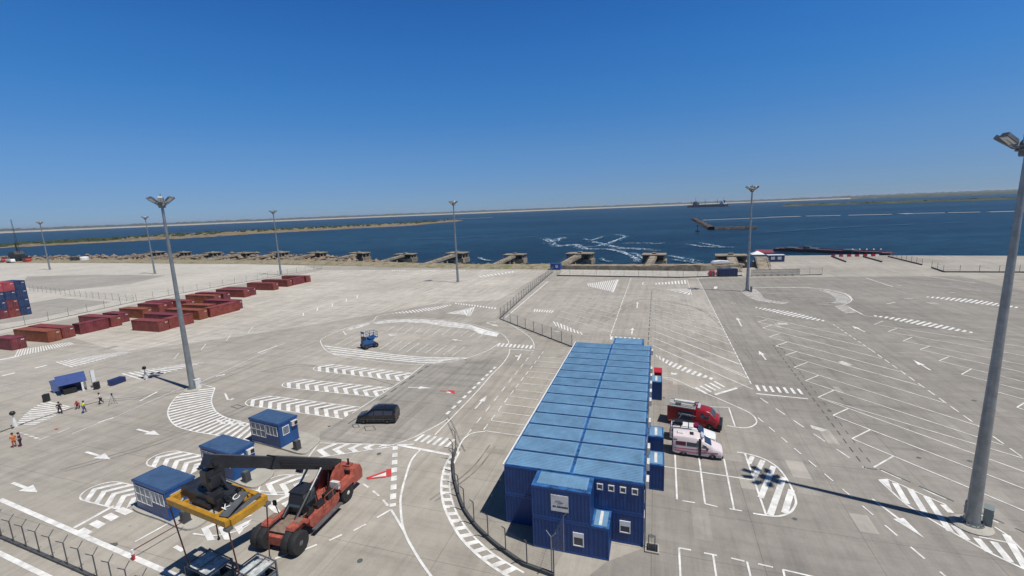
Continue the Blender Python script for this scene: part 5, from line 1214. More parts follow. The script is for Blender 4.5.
put((-104.0, 101.2), True, 12.19, 'red', 'long red container just behind the orange-ended one')
put((-103.3, 104.8), False, 6.06, 'maroon', 'maroon container with its long side forward, left of the gap in the row')
put((-101.4, 111.1), True, 12.19, 'red', 'long red container behind the maroon one with its side forward')
put((-103.2, 115.6), True, 6.06, 'maroon', 'dark maroon container deep behind the left gap of the row')
put((-84.1, 104.2), True, 9.1, 'red', 'red container in the front row just left of the near mast')
put((-83.5, 106.9), False, 6.06, 'red', 'red container in the front row cut by the near mast pole')
put((-83.9, 110.6), True, 12.19, 'maroon', 'long maroon container behind the front row left of the near mast')
put((-101.6, 127.2), True, 8.6, 'red', 'dark red container in the back row left of the near mast')
put((-101.0, 120.6), True, 9.1, 'orange', 'orange container in the back row beyond the gap')
put((-101.9, 130.5), True, 8.6, 'maroon', 'maroon container at the back, topmost left of the near mast')
put((-82.3, 115.7), True, 12.19, 'orange', 'long container with orange sides right of the near mast')
put((-81.1, 118.4), False, 9.0, 'red', 'red container with its long side forward right of the near mast')
put((-84.2, 122.4), True, 10.5, 'orange', 'orange container enclosed between the two side-on containers')
put((-79.9, 127.6), True, 12.19, 'maroon', 'maroon container closing the back of the orange group')
put((-95.9, 130.6), True, 12.19, 'red', 'red container behind the near mast in the back row')
put((-92.9, 138.4), True, 12.19, 'orange', 'tan-orange container in the back row, middle of the rows')
put((-92.4, 142.2), True, 12.19, 'maroon', 'maroon container with a wide end face in the middle of the back row')
put((-89.3, 148.0), True, 12.19, 'red', 'red container third group from the right end')
put((-88.9, 151.0), True, 12.19, 'maroon', 'short-looking maroon container beside the third group from the right end')
put((-86.1, 160.8), True, 12.19, 'red', 'red container alone, second group from the right end')
put((-84.5, 168.0), True, 12.19, 'red', 'red container at the front of the last group below the thin mast')
put((-83.8, 171.0), False, 6.06, 'maroon', 'maroon container with its side forward in the last group')
put((-81.5, 177.4), True, 12.19, 'red', 'red container at the far right end of the row')
# stacks at the left edge
o_ = Vector((-145.1, 133.7, 0))
cols = [('blue', 'blue', 'blue', 'blue'), ('red', 'maroon', 'blue', 'pink'), ('maroon', 'blue', 'blue', 'pink'), ('blue', 'maroon', 'red', 'maroon')]
nm = ('right-hand', 'second', 'third', 'fourth'); lv = ('bottom', 'second', 'third', 'top')
for j, col in enumerate(cols):
    for k, key in enumerate(col):
        c = o_-RU*(1.22+j*2.52)+RL*3.03
        container('%s container, %s tier of the %s stack at the left edge' % ({'blue': 'navy', 'red': 'red', 'maroon': 'maroon', 'pink': 'faded red'}[key], lv[k], nm[j]), c, GRID-math.pi/2, 6.06, key, 'stacked containers at the left edge', k*2.595)
for j in range(2):
    for k in range(5):
        container('%s container, tier %s of the tall %s stack behind the navy one' % ('red' if k % 2 else 'maroon', ('one', 'two', 'three', 'four', 'five')[k], ('nearer', 'farther')[j]), o_-RU*(3.9+j*2.6)+RL*10.2, GRID-math.pi/2, 6.06, 'red' if k % 2 else 'maroon', 'stacked containers at the left edge', k*2.595)
# ================================================================== SHORE WORKS
m_pier = M('weathered_pier_concrete', (.30, .255, .19), .9, var=.4, scale=.35); m_pdark = M('pier_recess_shade', (.06, .05, .045), .9)
SN = Vector((.405, .914, 0)); SL = Vector((-.914, .405, 0)); SANG = math.atan2(.914, .405)
def pier():
    t = thing('mooring_pier', '-', 'pier', (0, 0, 0), 0, 'concrete mooring piers along the shore')
    b = MB(); b.box(-3.6, 3.6, -6.2, 6.2, -5, .15); b.box(-3.6, 3.6, -6.2, -2.2, .153, .9); b.build('head_plinth', m_pier, t)
    b = MB(); b.box(2.6, 3.3, -5.6, 5.6, .16, 3.1); b.box(-3.3, 2.598, -1.5, 1.5, .16, 3.1)
    for y in (-5.5, 4.9):
        for x in (-3.2, -.3): b.box(x, x+.6, y, y+.6, .905, 3.1)
    b.build('wall', m_pier, t)
    b = MB(); b.box(-3.8, 3.8, -6.0, 6.0, 3.103, 3.6); b.box(-1.2, 1.2, -.9, .9, 3.603, 4.3); b.build('top_slab', m_pier, t)
    b = MB(); b.prismy([(-34, .4), (-34, 1.3), (-3.85, 3.0), (-3.85, 1.9)], -1.7, 1.7); b.build('approach_beam', m_pier, t)
    for x in (-28, -20, -12):
        b = MB(); b.box(x-.6, x+.6, -1.3, 1.3, -5, 1.3-(-28-x)*-.05+.0); b.build('pillar', m_pier, t)
    b = MB()
    for y in (-1.6, 1.6):
        for i in range(10): x = -32+i*3.1; z = 1.25+(x+34)*.056; b.bar((x, y, z), (x, y, z+1.0), .08, .08, up=(1, 0, 0))
        b.bar((-33, y, 2.2), (-4, y, 3.85), .07, .07)
    b.build('railing', m_dgalv, t)
    b = MB(); b.box(-3.9, -3.7, 2.2, 4.4, .2, 2.2); b.build('recess_shade_panel', m_pdark, t); return t  # dark sheet: shade of the portal opening put into its colour
pr = pier(); ordn = ('first', 'second', 'third', 'fourth', 'fifth', 'sixth', 'seventh', 'eighth', 'ninth', 'tenth', 'eleventh', 'twelfth', 'thirteenth')
K = list(range(-1, 12))
for i, k in enumerate(K):
    o = pr if i == 0 else copy_tree(pr); c = Vector((71.1, 204, 0))+Vector((-32.3, 14.5, 0))*k+SL*6+SN*3
    if k == -1: c = at(733, 262.8, -1)+SL*1; c.z = 0
    o.location = (c.x, c.y, SEA+1.6); o.rotation_euler = (0, 0, SANG)
    o.rotation_euler = (0, 0, SANG+random.uniform(-.07, .07)); k_ = random.uniform(.88, 1.1); o.scale = (random.uniform(.85, 1.1), k_, random.uniform(.85, 1.12))
    o['label'] = 'weathered concrete mooring pier, %s from the right along the shore' % ordn[i]
# breakwater far out, in two arms
t = thing('breakwater', 'dark stone breakwater bent in two arms out on the water', 'breakwater', tuple(at(712, 229.5, SEA)))
m_bw = land_mat('breakwater_stone', [(.04, .037, .037), (.09, .078, .07), (.15, .125, .105)], .12)
o0 = at(712, 229.5, SEA); a = at(694, 219.6, SEA)-o0; c = at(756, 228.6, SEA)-o0
def mole(pa_, pb_, wd, h, n=26):
    b = MB(); d = (pb_-pa_).normalized(); nn = Vector((-d.y, d.x, 0)); rows = []
    for i in range(n+1):
        p = pa_.lerp(pb_, i/n); rows.append([p+nn*(wd*s*random.uniform(.85, 1.15))+Vector((0, 0, z*random.uniform(.8, 1.2))) for s, z in ((-.9, -1), (-.45, h), (.0, h*1.1), (.45, h), (.9, -1))])
    b.v = [tuple(q) for r in rows for q in r]
    for i in range(n):
        for j in range(4): b.f.append([i*5+j, (i+1)*5+j, (i+1)*5+j+1, i*5+j+1]); b.mi.append(0)
    return b
mole(Vector((0, 0, 0)), a, 6, 2.4).build('long_arm', m_bw, t); mole(Vector((2, -1, 0)), c, 4, 2.2).build('short_arm', m_bw, t)
t = thing('channel_buoy', 'small dark channel buoy on the water beside the breakwater', 'buoy', tuple(at(697.5, 231.5, SEA)))
b = MB(); b.lathe([(.3, -.4), (2.0, -.2), (2.0, .8), (.5, 1.2)], 12); b.build('float', m_black, t); b = MB(); b.tube((0, 0, 1.2), (0, 0, 5.5), .3, .2, 6); b.ball((0, 0, 6), .8); b.build('topmark', m_black, t)
# the ship on the horizon
p0, p1 = polar(687.5, 3000, 0), polar(727, 2790, 0); d = p1-p0; Ls = d.length; t = thing('dredger_ship', 'dark long ship with white stern house on the far horizon', 'ship', ((p0.x+p1.x)/2, (p0.y+p1.y)/2, SEA), math.atan2(d.y, d.x)); h = Ls/2
m_hull = M('ship_hull_navy', (.02, .03, .06), .5); m_ship = M('ship_white', (.7, .7, .7), .5)
b = MB(); b.prism([(-h, -4), (-h+12, -14), (h-14, -15), (h, -9), (h, 9), (h-14, 15), (-h+12, 14), (-h, 4)], -3, 13); b.build('hull', m_hull, t)
b = MB(); b.box(h-42, h-14, -12, 12, 13.02, 20); b.box(h-38, h-20, -10, 10, 20.02, 27); b.box(h-34, h-24, -11, 11, 27.02, 31); b.build('deckhouse', m_ship, t)
b = MB(); b.box(h-22, h-16, -4, 4, 20.02, 34); b.build('funnel', m_hull, t)
b = MB(); b.box(-h+50, -h+86, -9, 9, 13.02, 24); b.box(-h+56, -h+74, -7, 7, 24.02, 33); b.build('forecastle', M('ship_blue_grey', (.05, .07, .12), .5), t)
for x, z in ((-h+64, 62), (-h+30, 40), (-10, 46), (h-70, 48), (h-28, 50)):
    b = MB(); b.tube((x, 0, 13), (x, 0, z), 1.0, .5, 6); b.tube((x, 0, z*.75), (x+9, 0, z*.55), .5, .4, 6); b.build('mast', m_hull, t)

# ================================================================== QUAY AT RIGHT
m_barge = M('barge_maroon', (.16, .07, .07), .6, var=.3)
q0, q1 = at(776, 250.0, SEA), at(892, 255.0, SEA); d = q1-q0
t = thing('moored_barge', 'long low maroon barge moored along the quay at right', 'barge', tuple((q0+q1)/2), math.atan2(d.y, d.x)); h = d.length/2
b = MB(); b.prism([(-h, -3), (-h+4, -4), (h-4, -4), (h, -3), (h, 3), (h-4, 4), (-h+4, 4), (-h, 3)], -1, 1.1); b.build('hull', m_barge, t)
b = MB(); b.box(-h+3, h-3, -3.9, -3.6, 1.11, 1.5); b.box(-h+3, h-3, 3.6, 3.9, 1.11, 1.5); b.build('coaming', m_barge, t)
for x in (-h+8, -h*.3, h*.35): b = MB(); b.box(x-2.5, x+2.5, -2.6, 2.6, 1.12, 1.9); b.build('hatch', m_dgalv, t)
b = MB(); b.box(-h+14, -h+17, -1.5, 1.5, 1.13, 2.8); b.build('deckhouse', m_dgalv, t)
m_red = M('signal_red', (.45, .02, .02), .4)
n = 12
for i in range(n):
    p = at(831, 256.9).lerp(at(879, 256.2), (i+.5)/n); q = at(879, 256.2)-at(831, 256.9); g_ = 'red and white barriers by the quay edge'
    t = thing('road_barrier', ('red plastic barrier in the row before the quay edge' if i % 2 == 0 else 'white plastic barrier in the row before the quay edge'), 'road barrier', tuple(p), math.atan2(q.y, q.x), g_)
    L2 = q.length/n/2-.1; b = MB(); b.prismy([(-L2, 0), (-L2, .9), (L2, .9), (L2, 0)], -.12, .12); b.prismy([(-L2, 0), (-L2, .25), (L2, .25), (L2, 0)], -.3, -.122); b.prismy([(-L2, 0), (-L2, .25), (L2, .25), (L2, 0)], .122, .3); b.build('body', m_red if i % 2 == 0 else m_white, t)
for i, u in enumerate((852, 859, 866, 873, 880)):
    t = thing('quay_lamp', 'small white quay lamp on a thin post beyond the red and white barriers', 'lamp', tuple(at(u, 255.8)), 0, 'quay edge lamps'); b = MB(); b.tube((0, 0, 0), (0, 0, 2.6), .05, n=6); b.build('post', m_dgalv, t); b = MB(); b.ball((0, 0, 2.75), .32); b.build('lamp_head', m_white, t)
# navy cabin, tent, truck and box
def cabin(name, label, cat, p, rz, L, W, H, m, roofm=None, wins=()):
    t = thing(name, label, cat, tuple(p), rz); b = MB(); b.box(-L/2, L/2, -W/2, W/2, .1, H); b.box(-L/2+.1, L/2-.1, -W/2+.1, W/2-.1, 0, .098); b.build('wall', m, t)
    b = MB(); b.box(-L/2-.1, L/2+.1, -W/2-.1, W/2+.1, H+.003, H+.16); b.build('roof', roofm or m, t)
    for x0, x1 in wins:
        b = MB(); f = .08; b.box(x0, x1, -W/2-.05, -W/2-.003, 1.0, 1.0+f); b.box(x0, x1, -W/2-.05, -W/2-.003, 2.1-f, 2.1); b.box(x0, x0+f, -W/2-.05, -W/2-.003, 1.0+f, 2.1-f); b.box(x1-f, x1, -W/2-.05, -W/2-.003, 1.0+f, 2.1-f); w_ = b.build('window', m_white, t)
        b = MB(); b.box(x0+f, x1-f, -W/2-.03, -W/2-.004, 1.0+f, 2.1-f); b.build('pane', M('pale_blind', (.5, .52, .55), .4), w_)
    return t
m_navy = M('cabin_navy', (.02, .045, .12), .45)
cabin('site_cabin', 'navy site cabin with a white roof and two pale windows by the jetty', 'cabin', at(775, 261.5), R(-12), 6.2, 2.6, 2.7, m_navy, m_white, ((-2.0, -.6), (.5, 1.9)))
cabin('site_box', 'small bright blue cabin at the end of the dividing fence by the shore', 'cabin', at(556, 269.6), R(-22), 4.2, 2.4, 2.5, M('bright_blue', (.015, .07, .30), .45), None, ((.2, 1.2),))
t = thing('pagoda_tent', 'white peaked tent by the jetty behind the far mast', 'tent', tuple(at(757, 259.5)), R(-20)); b = MB()
b.add([(-2.6, -2.6, 2.4), (2.6, -2.6, 2.4), (2.6, 2.6, 2.4), (-2.6, 2.6, 2.4), (0, 0, 3.8)], [(0, 1, 4), (1, 2, 4), (2, 3, 4), (3, 0, 4), (3, 2, 1, 0)]); b.build('roof', m_white, t)
for x in (-2.45, 2.45):
    for y in (-2.45, 2.45): b = MB(); b.tube((x, y, 0), (x, y, 2.4), .06); b.build('leg', m_galv, t)
t = thing('maroon_canopy', 'maroon canopy beside the white peaked tent', 'canopy', tuple(at(764, 258.2)), R(-20)); b = MB()
b.add([(-3.4, -2.6, 2.7), (3.4, -2.6, 2.7), (3.4, 2.6, 3.6), (-3.4, 2.6, 3.6), (-3.4, -2.6, 2.6), (3.4, -2.6, 2.6), (3.4, 2.6, 3.5), (-3.4, 2.6, 3.5)], [(0, 1, 2, 3), (7, 6, 5, 4), (0, 4, 5, 1), (1, 5, 6, 2), (2, 6, 7, 3), (3, 7, 4, 0)]); b.build('roof', M('canopy_maroon', (.20, .04, .06), .7), t)
for x in (-3.2, 3.2):
    for y, z in ((-2.4, 2.6), (2.4, 3.4)): b = MB(); b.tube((x, y, 0), (x, y, z), .06); b.build('leg', m_galv, t)
t = thing('access_ramp', 'tan concrete access ramp with handrails leading up to the jetty', 'ramp', tuple(at(762, 266.5)), SANG); b = MB()
b.prismy([(-9, 0), (8, 0), (8, 3.0), (4, 3.0)], -2.2, 2.2); b.build('ramp_body', m_pier, t); b = MB()
for y in (-2.1, 2.1):
    b.bar((-9, y, 1), (4, y, 4.0), .1, .1)
    for i in range(6): x = -8.5+i*2.4; b.bar((x, y, (x+9)*.23), (x, y, (x+9)*.23+1), .08, .08, up=(1, 0, 0))
b.build('handrail', m_dgalv, t)
pt = at(727, 276.2); RQ = math.atan2((at(737, 276)-at(717, 276.4)).y, (at(737, 276)-at(717, 276.4)).x)
t = thing('cargo_box', 'navy cargo box standing beside the fence near the far mast', 'shipping container', tuple(pt), RQ); b, w_, h_ = container_mesh(6.06, None, 'x'); b.build('body', M('box_navy', (.018, .028, .085), .5), t); b = MB(); b.box(3.035, 3.06, -1.05, 1.05, .2, 2.4); b.build('door', M('box_navy', (.018, .028, .085), .5), t)
t = thing('small_truck', 'small red and white truck left of the navy cargo box', 'truck', tuple(at(713, 276.2)), RQ+math.pi)
st = [(1.6, .8, .7, .4, .9, 1.1), (1.4, .95, .8, .35, 1.0, 1.3), (.9, 1.0, .85, .35, 1.1, 2.0), (-.2, 1.0, .88, .35, 1.1, 2.05), (-.3, 1.0, .88, .35, 1.1, 2.0)]
car_body(t, st, m_red, 'cab'); side_glass(t, st, .8, -.1, .1, .8, m_glass); b = MB(); b.box(-2.6, -.35, -.95, .95, .6, 1.4); b.build('bed', M('faded_pink_bed', (.55, .30, .26), .6), t)
for s in (-1, 1):
    for x in (.9, -1.7): wheel(t, x, s*.85, .38, .25)
sheet_p = at(722, 266.3); t = thing('tarpaulin_pile', 'white tarpaulin covered pile on the sea wall behind the navy cargo box', 'pile', (sheet_p.x, sheet_p.y, 0), RQ)
b = MB(); b.prismy([(-4, 1.3), (-3.4, 2.1), (-1, 2.35), (2.5, 2.1), (4.2, 1.3)], -1.6, 1.6); b.build('tarpaulin', m_white, t); b = MB(); b.box(-3.6, 3.8, -1.4, 1.4, 0, 1.29); b.build('base', m_pier, t)

# ================================================================== FAR LEFT SHORE
b0 = at(19, 261.8); RQ2 = R(-22)
t = thing('harbour_crane', 'dark harbour crane with a tall slim boom at the far left shore', 'crane', tuple(b0), RQ2); m_cr = M('crane_dark', (.025, .028, .032), .6)
b = MB(); b.box(-8, 8, -4, 4, .8, 2.6)
for x in (-6.5, -2.2, 2.2, 6.5): b.box(x-1, x+1, -4.6, -4.02, 0, 1.8); b.box(x-1, x+1, 4.02, 4.6, 0, 1.8)
b.build('undercarriage', m_cr, t)
b = MB(); b.prismy([(-5, 2.62), (-5, 7.5), (2, 8.5), (4, 6), (4, 2.62)], -2.8, 2.8); b.box(-9, -5.02, -2.2, 2.2, 3.4, 6.2); b.build('machinery_house', m_cr, t)
b = MB(); b.tube((1, 0, 8.0), (0, 0, 15), .6, .4, 6); b.tube((-2, .6, 7), (0, .3, 14), .25, .25, 6); b.build('tower', m_cr, t)
b = MB()
for y in (-.6, .6): b.tube((3, y, 6), (2, y*.3, 33), .14, .09, 5)
for i in range(16):
    f0, f1 = i/16, (i+1)/16; A1 = Vector((3-f0, (-.6+.42*f0)*(1 if i % 2 else -1), 6+27*f0)); A2 = Vector((3-f1, (.6-.42*f1)*(1 if i % 2 else -1), 6+27*f1)); b.tube(A1, A2, .05, .05, 4)
b.build('boom', m_cr, t)
b = MB(); b.box(5.5, 12, -2.6, 2.6, 1, 3.4); b.box(8, 10.5, -1.8, 1.8, 3.42, 5); b.build('ballast', m_cr, t)
for i, (u, v, key, L, lab) in enumerate(((2, 262.6, 'red', 10, 'red lorry with a pale load parked at the far left shore'), (11, 262.9, 'white', 8, 'white lorry parked below the dark harbour crane'), (27, 262.4, 'red', 7, 'low red lorry right of the dark harbour crane'))):
    t = thing('lorry', lab, 'lorry', tuple(at(u, v)), RQ2, 'lorries by the harbour crane'); m1 = m_red if key == 'red' else m_white
    b = MB(); b.prismy([(L/2-2.4, .7), (L/2-2.4, 3), (L/2-.6, 3), (L/2, 1.9), (L/2, .7)], -1.2, 1.2); b.build('cab', m1, t); b = MB(); b.box(-L/2, L/2-2.6, -1.25, 1.25, .9, 1.5, 0); b.box(-L/2+.2, L/2-2.8, -1.2, 1.2, 1.503, 2.9, 1); b.build('bed', [m_red, m_offwhite if i < 2 else m_barge], t)
    for s in (-1, 1):
        for x in (L/2-1.4, -L/2+1.2, -L/2+2.6): wheel(t, x, s*1.05, .5, .3)
for u, lab in ((73, 'dark portable toilet standing left of its twin by the white tank'), (77.6, 'dark portable toilet next to the white tank')):
    t = thing('portable_toilet', lab, 'portable toilet', tuple(at(u, 261.6)), RQ2, 'portable toilets on the far yard edge'); m_pt = M('toilet_dark', (.03, .04, .05), .6)
    b = MB(); b.box(-1.2, 1.2, -1.2, 1.2, 0, 3.0); b.build('body', m_pt, t); b = MB(); b.prismy([(-1.3, 3.003), (0, 3.5), (1.3, 3.003)], -1.3, 1.3); b.build('roof', m_pt, t); b = MB(); b.box(-.8, .8, -1.26, -1.203, .1, 2.7); b.build('door', m_dgalv, t)
t = thing('storage_tank', 'squat white round tank beside two dark portable toilets', 'tank', tuple(at(85, 261.4))); b = MB(); b.lathe([(2.6, 0), (2.6, 3.0), (2.2, 3.4), (.3, 3.7)], 18); b.build('shell', m_white, t, smooth=True); b = MB(); b.lathe([(.5, 3.66), (.5, 3.95), (.2, 4.0)], 10); b.build('hatch', m_dgalv, t)

# ================================================================== EVENT CORNER AND PEOPLE
m_tarp = M('tarp_blue', (.014, .05, .21), .45, var=.2, scale=2); m_tarpd = M('tarp_navy', (.015, .03, .11), .5, var=.2, scale=2)
g0, g1 = at(61, 396.5), at(88, 390.0); gd = g1-g0; GA = math.atan2(gd.y, gd.x); GL = gd.length
t = thing('blue_gazebo', 'blue canopy shelter with a dark interior among the people', 'canopy', tuple(g0), GA)
b = MB(); b.add(*slab([(-.2, .05, 1.55), (GL+.1, .05, 1.55), (GL+.1, 1.75, 2.75), (-.2, 1.75, 2.75)], 0, .06)); b.build('canopy', m_tarp, t)
for x in (.0, GL-.1):
    for y, z in ((.1, 1.55), (1.7, 2.7)): b = MB(); b.tube((x, y, 0), (x, y, z), .035, n=6); b.build('leg', m_black, t)
b = MB(); b.box(.1, GL-.2, 1.60, 1.64, .1, 2.55); b.build('back_wall', m_tarpd, t)
b = MB(); b.box(.4, GL*.62, .3, 1.1, .0, .9); b.build('counter', m_black, t)
b = MB(); b.box(GL*.80, GL*.88, -.02, .02, .02, 1.5); b.build('side_flap', m_white, t)
t = thing('banner_board', 'leaning blue banner board left of the blue canopy', 'banner', tuple(at(56.5, 392.5)), R(60)); b = MB(); b.add(*slab([(-.35, 0, .05), (.35, 0, .05), (.3, .75, 1.9), (-.4, .75, 1.9)], 0, .05)); b.build('panel', M('banner_blue', (.05, .08, .20), .5), t); b = MB(); b.tube((-.25, .75, 1.85), (-.2, 1.2, 0), .03); b.tube((.2, .75, 1.85), (.2, 1.2, 0), .03); b.build('prop', m_black, t)
t = thing('white_flag', 'narrow white flag on a pole right of the blue canopy', 'flag', tuple(at(93, 387.5)), R(60)); b = MB(); b.tube((0, 0, 0), (0, 0, 2.9), .03); b.lathe([(.3, 0), (.3, .05)], 10); b.build('pole', m_galv, t); b = MB(); b.box(.04, .5, -.01, .01, .9, 2.8); b.build('cloth', m_white, t)
for p, lab in (((97.3, 389), 'black loudspeaker box right of the blue canopy'), ((47, 401.5), 'black loudspeaker box at the corner of the hatched patch')):
    t = thing('loudspeaker', lab, 'loudspeaker', tuple(at(*p)), R(-70), 'black loudspeakers of the event'); b = MB(); b.box(-.32, .32, -.3, .3, .02, 1.15); b.build('cabinet', m_black, t)
    b = MB(); b.lathe([(.22, -.31), (.2, -.305)], 14, o=(0, 0, .4), axis='y'); b.lathe([(.12, -.31), (.1, -.305)], 14, o=(0, 0, .85), axis='y'); b.build('cone', m_dgalv, t)
c0, c1 = at(106, 387.5), at(121, 382.2); d = c1-c0
t = thing('covered_table', 'table under a dark navy cover right of the blue canopy', 'table', tuple((c0+c1)/2+Vector((0, .5, 0))), math.atan2(d.y, d.x)); h = d.length/2
b = MB(); b.prism([(-h, -.3), (-h+.35, -.6), (h, -.6), (h, .6), (-h+.3, .6)], .03, .85); b.build('cover', m_tarpd, t); b = MB()
for x in (-h+.4, h-.2):
    for y in (-.45, .45): b.box(x-.03, x+.03, y-.03, y+.03, 0, .029)
b.build('feet', m_black, t)
for p, lab in (((15.5, 426.5), 'lamp with a round black head on a pale stand at the left edge'), ((146, 378.5), 'lamp with a round black head on a pale stand by the striped patch')):
    t = thing('lamp_stand', lab, 'lamp stand', tuple(at(*p)), .4, 'portable round lamps'); b = MB(); b.lathe([(.3, 0), (.28, .3), (.16, .9), (.07, 1.3), (.05, 1.55)], 12); b.build('stand', m_offwhite, t, smooth=True)
    b = MB(); b.ball((0, 0, 1.85), .30, 12, 8); b.build('lamp_head', m_black, t, smooth=True)
    for k in range(3): b = MB(); b.tube((0, 0, .1), (.75*math.cos(k*2.09+2.6), .75*math.sin(k*2.09+2.6), .03), .06, n=6); b.build('foot', m_black, t)
t = thing('camera_tripod', 'thin grey tripod standing right of the people', 'tripod', tuple(at(113.5, 404))); b = MB(); b.lathe([(.06, 1.35), (.1, 1.4), (.1, 1.6), (.04, 1.65)], 8); b.build('head', m_black, t)
for k in range(3): b = MB(); b.tube((0, 0, 1.38), (.6*math.cos(k*2.09), .6*math.sin(k*2.09), .0), .025, n=5); b.build('leg', m_dgalv, t)
b = MB(); q = spline(px((-30, 443), (0, 432.5), (20, 425), (47, 416.3), (70, 409.2), (88, 404.4), (104, 400.4)), 6)
for a, c in zip(q[:-1], q[1:]): b.tube(a+Vector((0, 0, .06)), c+Vector((0, 0, .06)), .05, n=5)
tag(b.build('power_cable', m_black), 'long black power cable laid across the ground past the people', 'cable')

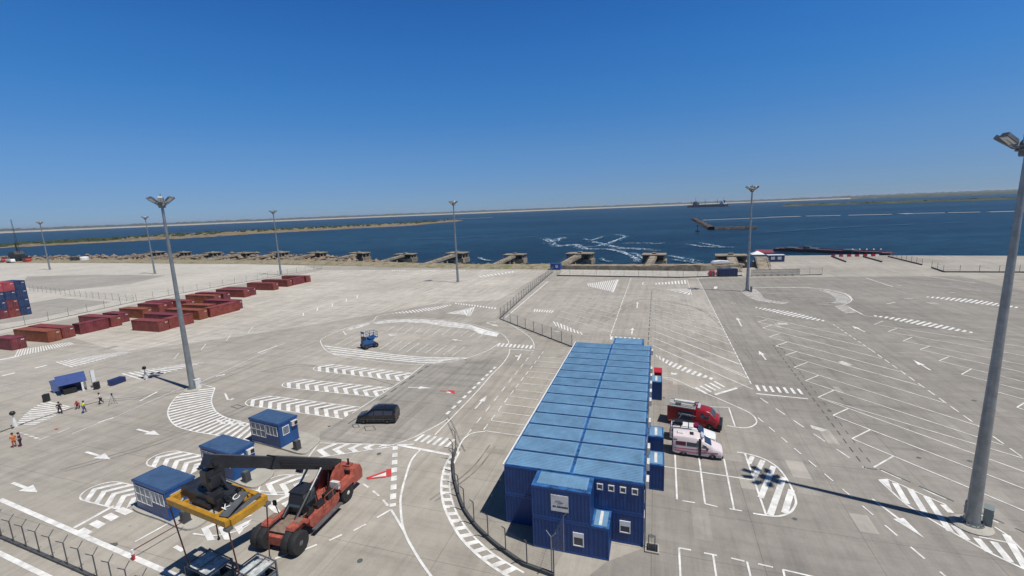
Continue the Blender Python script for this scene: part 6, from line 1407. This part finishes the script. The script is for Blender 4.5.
m_skin = M('skin', (.45, .26, .19), .6); m_hair = M('dark_hair', (.02, .015, .012), .7)
def skin_mesh(pts, edges, root):
    me = bpy.data.meshes.new('tmp'); me.from_pydata([p for p, r in pts], edges, []); o = bpy.data.objects.new('tmp', me); COL.objects.link(o)
    o.modifiers.new('s', 'SKIN'); sv = me.skin_vertices[0].data
    for i, (p, r) in enumerate(pts): sv[i].radius = (r, r); sv[i].use_root = (i == root)
    sd_ = o.modifiers.new('d', 'SUBSURF'); sd_.levels = 1; sd_.render_levels = 1
    dg = bpy.context.evaluated_depsgraph_get(); m2 = bpy.data.meshes.new_from_object(o.evaluated_get(dg)); bpy.data.objects.remove(o); bpy.data.meshes.remove(me)
    return m2
def person(label, p, rz, top, legs, pose='stand', vest=None, hair=m_hair):
    t = thing('person', label, 'person', tuple(p), rz)
    # joints in metres: x to the figure's left, -y is where it faces
    if pose == 'stand': J = dict(pel=(0, 0, .95), wai=(0, 0, 1.12), che=(0, -.01, 1.36), nek=(0, -.01, 1.51), hed=(0, -.03, 1.66), lsh=(.19, 0, 1.43), lel=(.25, .02, 1.15), lha=(.24, -.1, .90), rsh=(-.19, 0, 1.43), rel=(-.25, .02, 1.15), rha=(-.22, -.16, .94), lhi=(.10, 0, .90), lkn=(.11, -.02, .50), lan=(.11, .02, .09), lto=(.12, -.15, .04), rhi=(-.10, 0, .90), rkn=(-.11, -.02, .50), ran=(-.12, .02, .09), rto=(-.13, -.15, .04))
    elif pose == 'walk': J = dict(pel=(0, 0, .93), wai=(0, -.02, 1.10), che=(0, -.05, 1.34), nek=(0, -.07, 1.49), hed=(0, -.10, 1.63), lsh=(.19, -.05, 1.41), lel=(.25, -.2, 1.18), lha=(.2, -.42, 1.12), rsh=(-.19, -.05, 1.41), rel=(-.26, .1, 1.16), rha=(-.24, .1, .92), lhi=(.10, 0, .88), lkn=(.11, -.2, .50), lan=(.11, -.22, .10), lto=(.12, -.38, .06), rhi=(-.10, 0, .88), rkn=(-.11, .1, .48), ran=(-.12, .34, .14), rto=(-.13, .22, .03))
    else: J = dict(pel=(0, .12, .52), wai=(0, .02, .66), che=(0, -.16, .86), nek=(0, -.26, .98), hed=(0, -.36, 1.08), lsh=(.19, -.16, .93), lel=(.24, -.36, .70), lha=(.12, -.5, .50), rsh=(-.19, -.16, .93), rel=(-.24, -.34, .68), rha=(-.1, -.5, .42), lhi=(.11, .1, .50), lkn=(.17, -.28, .46), lan=(.15, -.08, .09), lto=(.17, -.25, .04), rhi=(-.11, .1, .50), rkn=(-.17, -.22, .30), ran=(-.15, .16, .10), rto=(-.16, .05, .04))
    rad = dict(pel=.135, wai=.125, che=.15, nek=.055, hed=.105, lsh=.065, lel=.045, lha=.04, rsh=.065, rel=.045, rha=.04, lhi=.09, lkn=.06, lan=.042, lto=.04, rhi=.09, rkn=.06, ran=.042, rto=.04)
    ED = [('pel', 'wai'), ('wai', 'che'), ('che', 'nek'), ('nek', 'hed'), ('che', 'lsh'), ('lsh', 'lel'), ('lel', 'lha'), ('che', 'rsh'), ('rsh', 'rel'), ('rel', 'rha'), ('pel', 'lhi'), ('lhi', 'lkn'), ('lkn', 'lan'), ('lan', 'lto'), ('pel', 'rhi'), ('rhi', 'rkn'), ('rkn', 'ran'), ('ran', 'rto')]
    def mk(name, keys, grow, m, parent, extra=()):
        ks = [k for k in J if k in keys]; ix = {k: i for i, k in enumerate(ks)}
        pts = [(J[k], rad[k]+grow) for k in ks]; ed = [(ix[a], ix[c]) for a, c in ED if a in ix and c in ix]
        for (k, off, r) in extra: pts.append((tuple(Vector(J[k])+Vector(off)), r)); ed.append((ix[k], len(pts)-1))
        me = skin_mesh(pts, ed, 0); me.materials.append(m); o = bpy.data.objects.new(name, me); COL.objects.link(o); o.parent = parent
        for f in me.polygons: f.use_smooth = True
        return o
    mk('body', set(J), 0, m_skin, t, (('hed', (0, -.0, .11), .085), ('lha', (.0, -.02, -.10), .025), ('rha', (0, -.02, -.10), .025)))
    mk('jacket', {'pel', 'wai', 'che', 'lsh', 'lel', 'rsh', 'rel'}, .018, top, t)
    mk('trousers', {'pel', 'lhi', 'lkn', 'lan', 'rhi', 'rkn', 'ran'}, .016, legs, t)
    if vest: mk('vest', {'pel', 'wai', 'che', 'lsh', 'rsh'}, .04, vest, t)
    b = MB(); h = Vector(J['hed']); b.ball((h.x, h.y+.025, h.z+.06), .128, 10, 7, sz=.95); b.build('hair', hair, t, smooth=True)
    return t
c_org = M('hi_vis_orange', (.65, .16, .03), .7); c_yel = M('hi_vis_yellow', (.60, .72, .02), .7); c_blk = M('black_cloth', (.02, .02, .024), .8); c_pur = M('dark_plum_cloth', (.05, .025, .055), .8); c_red = M('red_cloth', (.45, .05, .04), .8); c_wht = M('white_shirt', (.72, .72, .72), .8); c_nav = M('navy_trousers', (.02, .03, .07), .8); c_blu = M('blue_jeans', (.06, .09, .22), .8)
person('person in an orange hi-vis jacket and orange trousers at the left edge', at(15, 447.2), 1.2, c_org, M('orange_trousers', (.45, .12, .04), .8))
person('person in dark plum clothes standing right beside the orange jacket', at(21.2, 446.6), -1.0, c_pur, c_pur)
person('person in black striding along the cable', at(60.5, 413.8), 1.2, c_blk, c_blk, 'walk')
person('crouching person in a red jacket with dark trousers', at(78.5, 408.5), .6, c_red, c_nav, 'crouch', hair=M('red_cap', (.4, .04, .04), .6))
person('person in a bright yellow vest and blue trousers bending forward', at(84.6, 413), 2.6, c_yel, c_blu, 'walk', c_yel)
person('person in a white shirt and black trousers right of the yellow vest', at(101.5, 404.2), -.6, c_wht, c_blk, 'walk')

# ================================================================== AIR
hz = bpy.data.materials.new('haze_air'); hz.use_nodes = True; n = hz.node_tree; n.nodes.clear()
ou = n.nodes.new('ShaderNodeOutputMaterial'); vo = n.nodes.new('ShaderNodeVolumePrincipled'); vo.inputs['Color'].default_value = (.80, .88, 1, 1); vo.inputs['Density'].default_value = 4.2e-5; vo.inputs['Anisotropy'].default_value = .2
n.links.new(vo.outputs[0], ou.inputs['Volume'])
b = MB(); b.box(-16000, 16000, -1500, 16000, SEA-8, 70)
tag(b.build('haze', hz), 'thin sea haze over the whole view', 'haze', kind='stuff')
